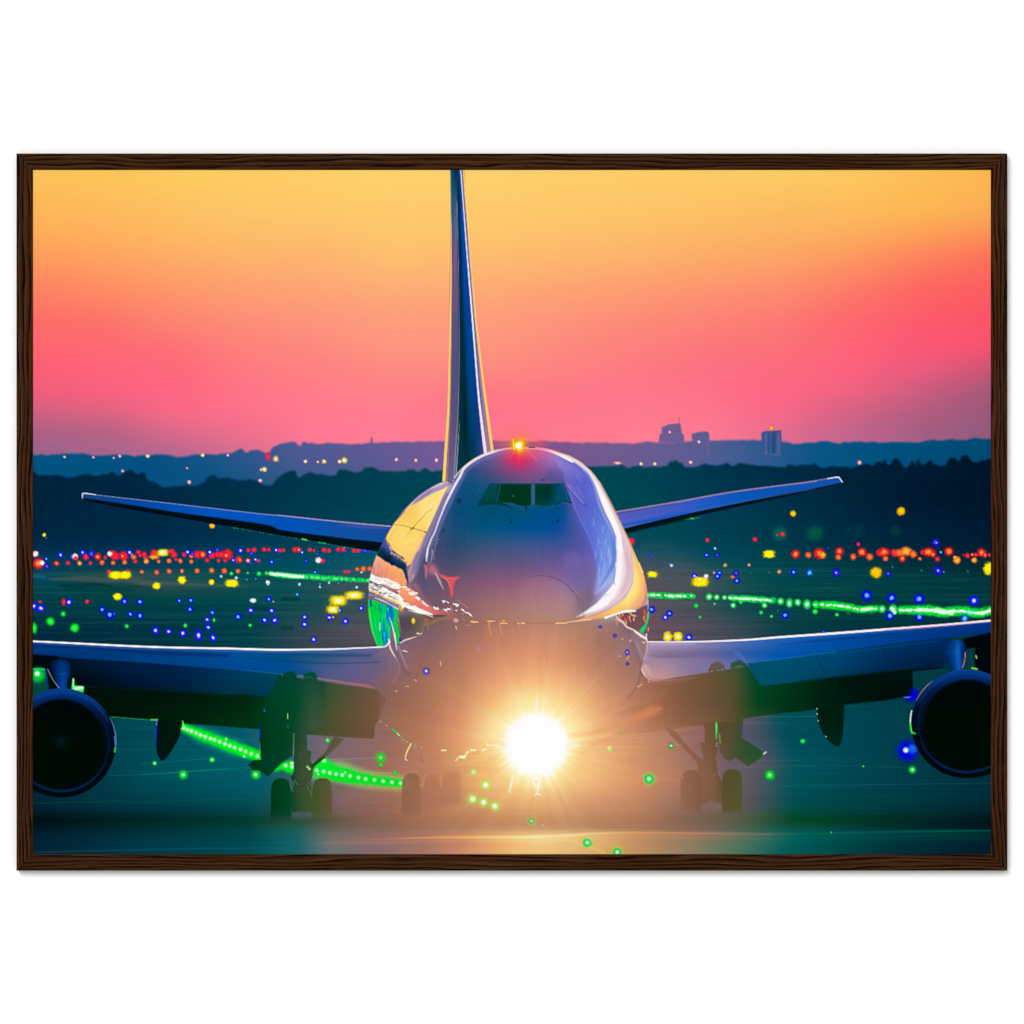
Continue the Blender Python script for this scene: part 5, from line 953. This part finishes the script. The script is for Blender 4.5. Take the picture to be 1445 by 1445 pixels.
full[:] = 0; full[mb[0]] = mb[1]; bb = box(46, 655, 640, 911); cvb = full[bb][..., None]   # nothing spills past the body's edge
COL[bb] = BG[bb] * (1 - cvb) + COL[bb] * cvb
# seam, nose radome ring
put(line(B5('500,700 700,678 850,668 1150,672 1445,668'), [1, 1.4, 1.4], 1.6), '150,100,88', .5)
for t, w in (('905,660 960,658', 1.8), ('985,672 1040,672', 1.6), ('1105,676 1160,672', 1.1), ('1370,672 1445,670', 1.2), ('1010,652 1020,656', 1.6), ('790,660 840,664', 2)): splat(B5, t, w * .8, '250,190,120')
for x in (905, 980): put(line(B5('%d,662 %d,700 %d,740 %d,775' % (x + 10, x + 12, x + 22, x + 36)), [2.4, 2.4, 2, .4], 2.6), '240,145,90', .6)
put(line(spline(B8('690,860 740,849 800,846 870,855 940,880 1000,920 1050,975 1085,1020 1095,1060'), 4), [.6, 1, 1.2, 1.2, 1], .9), '85,55,85', .6)
put(line(B8('690,860 660,890 630,940 620,1000'), .8, 1.5), '150,105,115', .35); put(poly(B8('700,862 800,850 900,870 1000,930 1080,1030 1090,1112 640,1112 640,920'), 5), '190,135,135', .22)
put(poly(B8('1080,1010 1140,980 1200,1010 1150,1112 1070,1112'), 4), '125,100,115', .6)
soft(B8, 1040, 720, 60, '125,105,175', .4); soft(B8, 1120, 860, 90, '120,98,140', .25)
# windscreens -------------------------------------------------------------
CW = [motif('cockpit_window', PLANE) for _ in range(4)]
WNC = rows('''125|300:8,66,76 440:5,70,72 480:0,52,40 600:0,54,38 720:0,56,38 750:0,56,46 860:0,52,44 930:0,70,95 1000:0,72,110
210|300:8,72,80 440:0,66,64 480:0,52,34 600:0,50,28 720:0,52,30 750:0,52,38 860:0,52,42 930:0,74,105 1010:0,72,118
290|300:4,62,68 440:0,60,52 480:0,55,34 600:0,52,30 720:0,56,34 750:0,62,52 860:0,66,70 960:0,80,110''', 1, B8)
put(poly(B8('396,128 478,128 462,210 440,285 370,292 296,302 330,240 360,190'), .6), WNC, .95, CW[0])
put(poly(B8('482,130 722,128 720,288 690,300 650,300 610,290 560,272 500,276 446,284 466,210'), .5), WNC, 1, CW[1])
put(poly(B8('748,130 900,130 968,126 995,190 1028,268 980,268 940,272 890,292 830,302 790,298 750,290'), .5), WNC, 1, CW[2])
put(poly(B8('1005,122 1030,122 1095,205 1150,292 1115,282 1060,218 1000,150'), .8), '125,130,205', .35, CW[3])
put(line(B8('1000,150 1060,220 1115,285 1150,294'), 1.2, 1), '65,72,145', .6); put(line(B8('1010,122 1040,122 1095,200 1150,290'), 1, 1), '85,92,175', .5)
put(poly(B8('722,130 748,130 748,292 722,292'), .7), '40,100,130', .85); put(line(B8('396,127 600,126 900,127 970,124'), 1.3, 1), '0,50,70', .7); put(line(B8('396,128 350,205 300,300'), 1, 1.2), '0,46,70', .7); put(line(B8('480,130 462,215 440,285'), 1.4, 1.6), '10,84,90', .5)
put(line(B8('968,126 1000,200 1030,268'), 1.8, 1.2), '0,60,90', .8); put(line(B8('958,128 990,200 1016,265'), 1, 1.4), '60,120,180', .5)
put(line(B8('430,288 480,284 520,292 560,312'), [1, 2, 1.6], 1), '0,44,60', .85); put(line(B8('450,296 530,300 575,328'), [.6, 1.6, 1], 1), '0,56,80', .8)
put(line(B8('1035,276 990,268 940,278 905,300'), [1.4, 2, 1.8, 1], 1), '0,44,50', .9); put(line(B8('968,292 930,320 912,322'), [1, 1.4, 1], 1), '0,50,90', .7); put(line(B8('1005,270 950,274'), .8, .9), '60,130,150', .6)
put(line(B8('676,305 686,322'), 2, .9), '0,44,60', .9); put(line(B8('798,308 806,312'), 1.6, .9), '0,50,80', .7); put(line(B8('805,95 825,96'), 1.8, 1.2), '20,55,90', .8)
for t in ('556,402 562,428', '556,430 568,430', '934,398 930,420', '922,416 935,424'): put(line(B8(t), 1.5, .9), '0,42,66', .85)
soft(B8, 155, 260, 20, '0,55,72', .8); soft(B8, 30, 493, 14, '0,60,80', .6); soft(B8, 580, 222, 6, '60,120,70', .9); soft(B8, 575, 350, 3, '0,60,90', .5)
put(line(B8('210,130 262,118'), 1, 1.4), '0,62,90', .5); put(line(B8('300,130 250,240 180,330 130,400'), .9, 1.6), '0,60,92', .45); put(line(B8('90,430 60,560 20,660'), 1, 2.5), '70,78,120', .3)
soft(B8, 870, 60, 42, '50,80,140', .3)
# faint lengthwise streaking of the metal
b = box(600, 640, 910, 1060); sn = noise(5, 60, 41)[b] - .5; on = (LAB[b] == FUS); put((b, np.clip(sn, 0, 1) * on), (255, 225, 225), .025); put((b, np.clip(-sn, 0, 1) * on), (40, 20, 60), .03)

# landing light and its glare ------------------------------------------------
LL = motif('landing_light', PLANE); cx, cy = 756.5, 1051.5
for x, y, q, k in ((1282, 770, 22, .6), (1370, 865, 30, 1), (1275, 968, 30, 1), (1355, 992, 28, 1), (1435, 1020, 28, 1)):
    soft(AB, x, y, q * 1.25, '170,240,90', .75 * k); soft(AB, x, y, q * .62, '245,255,220', k)
for t, w in (('1050,613 1078,613', 2), ('1262,612 1292,611', 2.6), ('1345,612 1370,606', 2.6), ('1376,568 1390,580', 2.4)): put(line(AB(t), w, 1.4), '255,250,190', .9)
put(line(AB('1150,690 1180,660 1210,662 1240,625'), [1, 2, 4, 3], 1.6), '255,250,170', .95); put(line(AB('1190,660 1215,664'), 4, 1.5), '245,255,190', .9)
put(line(AB('826,565 805,605 790,640 783,678'), [2, 2.4, 2, 1.6], 1), '255,225,170', .95); put(line(AB('790,683 797,686'), 1.6, 1), '255,235,190', .9)
put(line(AB('690,460 715,480 755,518'), [2, 2.6, 1.4], 1), '40,200,90', .95); put(line(AB('725,490 742,505'), 1.4, .9), '225,255,190', .9)
for t, c in (('603,403 605,405', '230,200,120'), ('645,430 650,434', '220,190,100'), ('768,533 775,540', '110,200,110'), ('795,549 800,555', '150,210,110'), ('856,579 862,581', '90,200,110'), ('900,592 903,597', '130,210,110')): put(line(AB(t), 1.6, 1), c, .9)
R = np.hypot(XS[None] - cx, (YS[:, None] - cy)); TH = np.arctan2(YS[:, None] - cy, XS[None] - cx); RY = np.zeros_like(R); rr = np.random.RandomState(3)
for k in range(70): RY += rr.uniform(.3, 1) * np.exp(-((((TH - rr.uniform(-np.pi, np.pi)) + np.pi) % (2 * np.pi) - np.pi) / rr.uniform(.012, .05)) ** 2)
RY = np.clip(RY, 0, 1.6)
glow((FULL, np.exp(-(R / 120.) ** 2) * .55), (255, 130, 50), .2); glow((FULL, np.exp(-(R / 62.) ** 2.2) * .75), (255, 165, 80), .62)
glow((FULL, np.clip(RY * np.exp(-R / 58.) * .42, 0, 1)), (255, 175, 95))
sm = lambda r0, r1: 1 - (lambda u: u * u * (3 - 2 * u))(np.clip((R - r0) / (r1 - r0), 0, 1))
put((FULL, sm(42, 80)), (255, 225, 150), .6); Rj = R * (1 - .06 * RY * np.clip(R / 40, 0, 1) + .02); R0 = R; R = Rj
put((FULL, sm(38, 68)), (255, 250, 205), .9); put((FULL, sm(38, 52)), (255, 255, 255), 1, None); LAB[(R0 < 46)] = LL; R = R0
for ang, L, w in ((-90, 66, 3), (-88, 74, 2), (92, 62, 6), (180, 70, 3), (176, 62, 2), (0, 66, 3), (3, 60, 2), (-45, 60, 1.6), (-135, 60, 1.6), (-62, 58, 1.4), (-118, 58, 1.4), (150, 64, 2), (160, 60, 2), (135, 58, 1.5)):
    a = np.radians(ang); put(line(np.array([[cx + 47 * np.cos(a), cy + 47 * np.sin(a)], [cx + L * np.cos(a), cy + L * np.sin(a)]]), [w * 2, 0], 3), '255,250,215', .7)
put(poly(AC('680,848 700,870 712,900 715,935 722,935 735,880 745,840'), 1.3), '255,252,225', .9); put(line(AC('703,946 718,940 735,947'), [1, 2.4, 1], 1), '255,248,225', .9); soft(AC, 710, 880, 6, '240,215,150', .8)
put(line(AC('592,838 585,880 574,932'), [3, 3, 1.6], 1.5), '255,245,205', .85)
put(line(AC('885,515 878,590'), 1.4, 1.6), '255,240,190', .6); put(line(AC('908,498 907,510'), 1.4, 1), '255,230,170', .7); put(line(AC('528,505 530,520'), 1.6, 1.2), '255,225,170', .6); put(line(AC('750,250 752,420'), [2, 3, 1], 4), '255,200,120', .28); put(line(AC('745,1098 748,1106'), 1, .9), '255,240,180', .7)
put(line(AC('860,640 1000,630 1140,580 1270,510 1340,480'), [0, 5, 7, 6, 0], 10), '240,150,98', .3); put(line(AC('400,640 540,690'), [2, 6], 8), '255,210,140', .35); put(line(AC('300,790 440,765 560,760'), 3, 5), '255,200,140', .35)
put(line(AC('200,735 300,740 420,735'), 2, 3), '235,150,110', .35); put(line(AC('1000,690 1200,685 1445,690'), 2, 4), '225,150,115', .3)
soft(AC, 1085, 710, 13, '200,235,110', .8); soft(AC, 1083, 706, 7, '240,255,170', .8)
# the glow thins out away from the lamp: deeper, warmer tones round it
rg = (np.exp(-((R - 215) / 105.) ** 2) * np.clip((YS[:, None] - 895) / 60, 0, 1))[..., None]
gm = COL.mean(-1, keepdims=True); COL[:] = np.clip(gm + (COL - gm) * (1 + .10 * rg), 0, 255) * (1 - .085 * rg)
# red beacon on the crown --------------------------------------------------
BE = motif('beacon_light', PLANE); bx_, by_ = 600 + 636 / 4.817, 560 + 332 / 4.817
b = box(bx_ - 60, by_ - 60, bx_ + 60, by_ + 60); dx, dy = XS[b[1]][None] - bx_, YS[b[0]][:, None] - by_; d = np.hypot(dx, dy)
put((b, np.exp(-((dx / 19.) ** 2 + ((dy - 16) / 15.) ** 2)) * (dy > 5)), (235, 15, 95), .9); put((b, np.exp(-((dx - 26) ** 2 / 500. + (dy - 9) ** 2 / 110.)) * (dy > 3)), (225, 70, 130), .6)
put((b, np.exp(-((dx + 26) ** 2 / 90. + (dy + 2) ** 2 / 40.))), (245, 90, 110), .4); put((b, np.exp(-((dx - 30) ** 2 / 120. + (dy + 3) ** 2 / 30.))), (250, 80, 110), .55)
put((b, np.exp(-(d / 21.) ** 2)), (250, 110, 80), .55)
th = np.arctan2(dy, dx); ry = np.zeros_like(d)
for a_, w_ in ((-2.25, .10), (-2.7, .09), (-1.75, .05), (-1.2, .07), (-.75, .06), (-.3, .09), (.3, .08), (.8, .05), (2.2, .06), (2.7, .08), (-3.05, .08), (1.57, .05), (-1.5, .03)): ry += np.exp(-((th - a_) / (w_ * 1.8)) ** 2)
put((b, np.clip(ry, 0, 1) * np.exp(-(d / 15.) ** 2)), (255, 190, 50), .28); nn = N1[b]; d = d * (1 + .16 * nn) * (1 + .12 * np.sin(th * 3 + 1)); put((b, np.exp(-(d / 10.5) ** 3)), (255, 170, 0), .95); put((b, np.exp(-(d / 7.2) ** 4)), (255, 225, 20), .95)
put((b, np.exp(-(d / 4.8) ** 4)), (255, 255, 235), 1, BE, .3); put(line(B6('597,290 600,330 605,360'), 1.6, 1.2), '255,225,30', .9); put(line(B6('690,358 740,412 775,445'), [1.4, 1, .4], 1), '240,150,150', .5)
put(line(B6('705,345 745,345'), [1.4, 1.6], .8), '70,40,60', .85)

# the lab's sharpening: a slight halo on every edge, and fine grain
lo = blur(COL, 1.3); COL[:] = np.clip(COL + .5 * (COL - lo), 0, 255)
GR = np.random.RandomState(11).normal(0, 1, (H, W)).astype(np.float32); GR = blur(GR, .7)
COL[:] = np.clip(COL + (GR * 1.2 * np.clip(COL.mean(-1) / 90, .25, 1))[..., None], 0, 255)

# ======================================================================
# the printed sheet: one flat mesh per motif, side by side in the sheet
# ======================================================================
def lamps_to_motifs():
    words = dict(b='blue', B='blue', v='dark blue', c='pale blue', p='pale blue', w='pinkish white', W='white', r='red', R='red and orange', o='orange', O='orange', y='yellow', Y='yellow', a='amber', t='tan', g='green', G='green', n='green', h='green', d='dim green', m='pink', k='yellow')
    found = []
    for k, (s, x, y, rx, ry) in enumerate(LIGHTS):
        b = box(x - rx - 1, y - ry - 1, x + rx + 1, y + ry + 1)
        d = ((XS[b[1]][None] - x) / max(rx, 1)) ** 2 + ((YS[b[0]][:, None] - y) / max(ry, 1)) ** 2
        m = (d < 1) & ((LAB[b] == FIELD) | (LAB[b] == TREE))
        if m.sum() >= 3: found.append((int(m.sum()), k, b, m))
    found.sort(key=lambda q: -q[0]); rest = motif('small_printed_lights'); ids = {}
    for n, (s, k, b, m) in enumerate(found):
        i = motif('printed_light') if n < 96 else rest
        if n < 96: ids[i] = words[LKIND[k]] + ' printed airfield light'
        L = LAB[b]; L[m & ((L == FIELD) | (L == TREE))] = i
    return rest, ids
REST, LIGHT_LABEL = lamps_to_motifs()
srgb = np.clip(COL / 255.0, 0, 1)
lin = np.where(srgb <= 0.04045, srgb / 12.92, ((srgb + 0.055) / 1.055) ** 2.4).astype(np.float32) * INK
cell = LAB[:-1, :-1].copy()
VI = (np.arange(H)[:, None] * W + np.arange(W)[None]).astype(np.int32)
vx = ((XS - MID) * UNIT).astype(np.float32); vz = ((MID - YS) * UNIT).astype(np.float32)
parts = {}
for lab, (name, parent) in enumerate(MOTIF):
    jj, ii = np.nonzero(cell == lab)
    if len(jj) == 0: continue
    q = np.stack([VI[jj, ii], VI[jj + 1, ii], VI[jj + 1, ii + 1], VI[jj, ii + 1]], -1).ravel()
    u, inv = np.unique(q, return_inverse=True); inv = inv.ravel().astype(np.int32)
    uj, ui = u // W, u % W; n = len(u); nf = len(jj)
    co = np.zeros((n, 3), np.float32); co[:, 0] = vx[ui]; co[:, 2] = vz[uj]
    me = bpy.data.meshes.new(name); me.vertices.add(n); me.vertices.foreach_set('co', co.ravel())
    me.loops.add(nf * 4); me.loops.foreach_set('vertex_index', inv)
    me.polygons.add(nf); me.polygons.foreach_set('loop_start', np.arange(0, nf * 4, 4, dtype=np.int32))
    me.update(calc_edges=True)
    at = me.attributes.new('ink', 'FLOAT_COLOR', 'POINT'); c4 = np.ones((n, 4), np.float32); c4[:, :3] = lin[uj, ui]
    at.data.foreach_set('color', c4.ravel()); me.materials.append(M_INK)
    o = bpy.data.objects.new(name, me); S.collection.objects.link(o); parts[lab] = o
    o.parent = parts[parent] if parent is not None else frame_root
    if lab in LIGHT_LABEL: o['label'] = LIGHT_LABEL[lab]
    if lab == REST: o['kind'] = 'stuff'
print('motifs', len(parts))
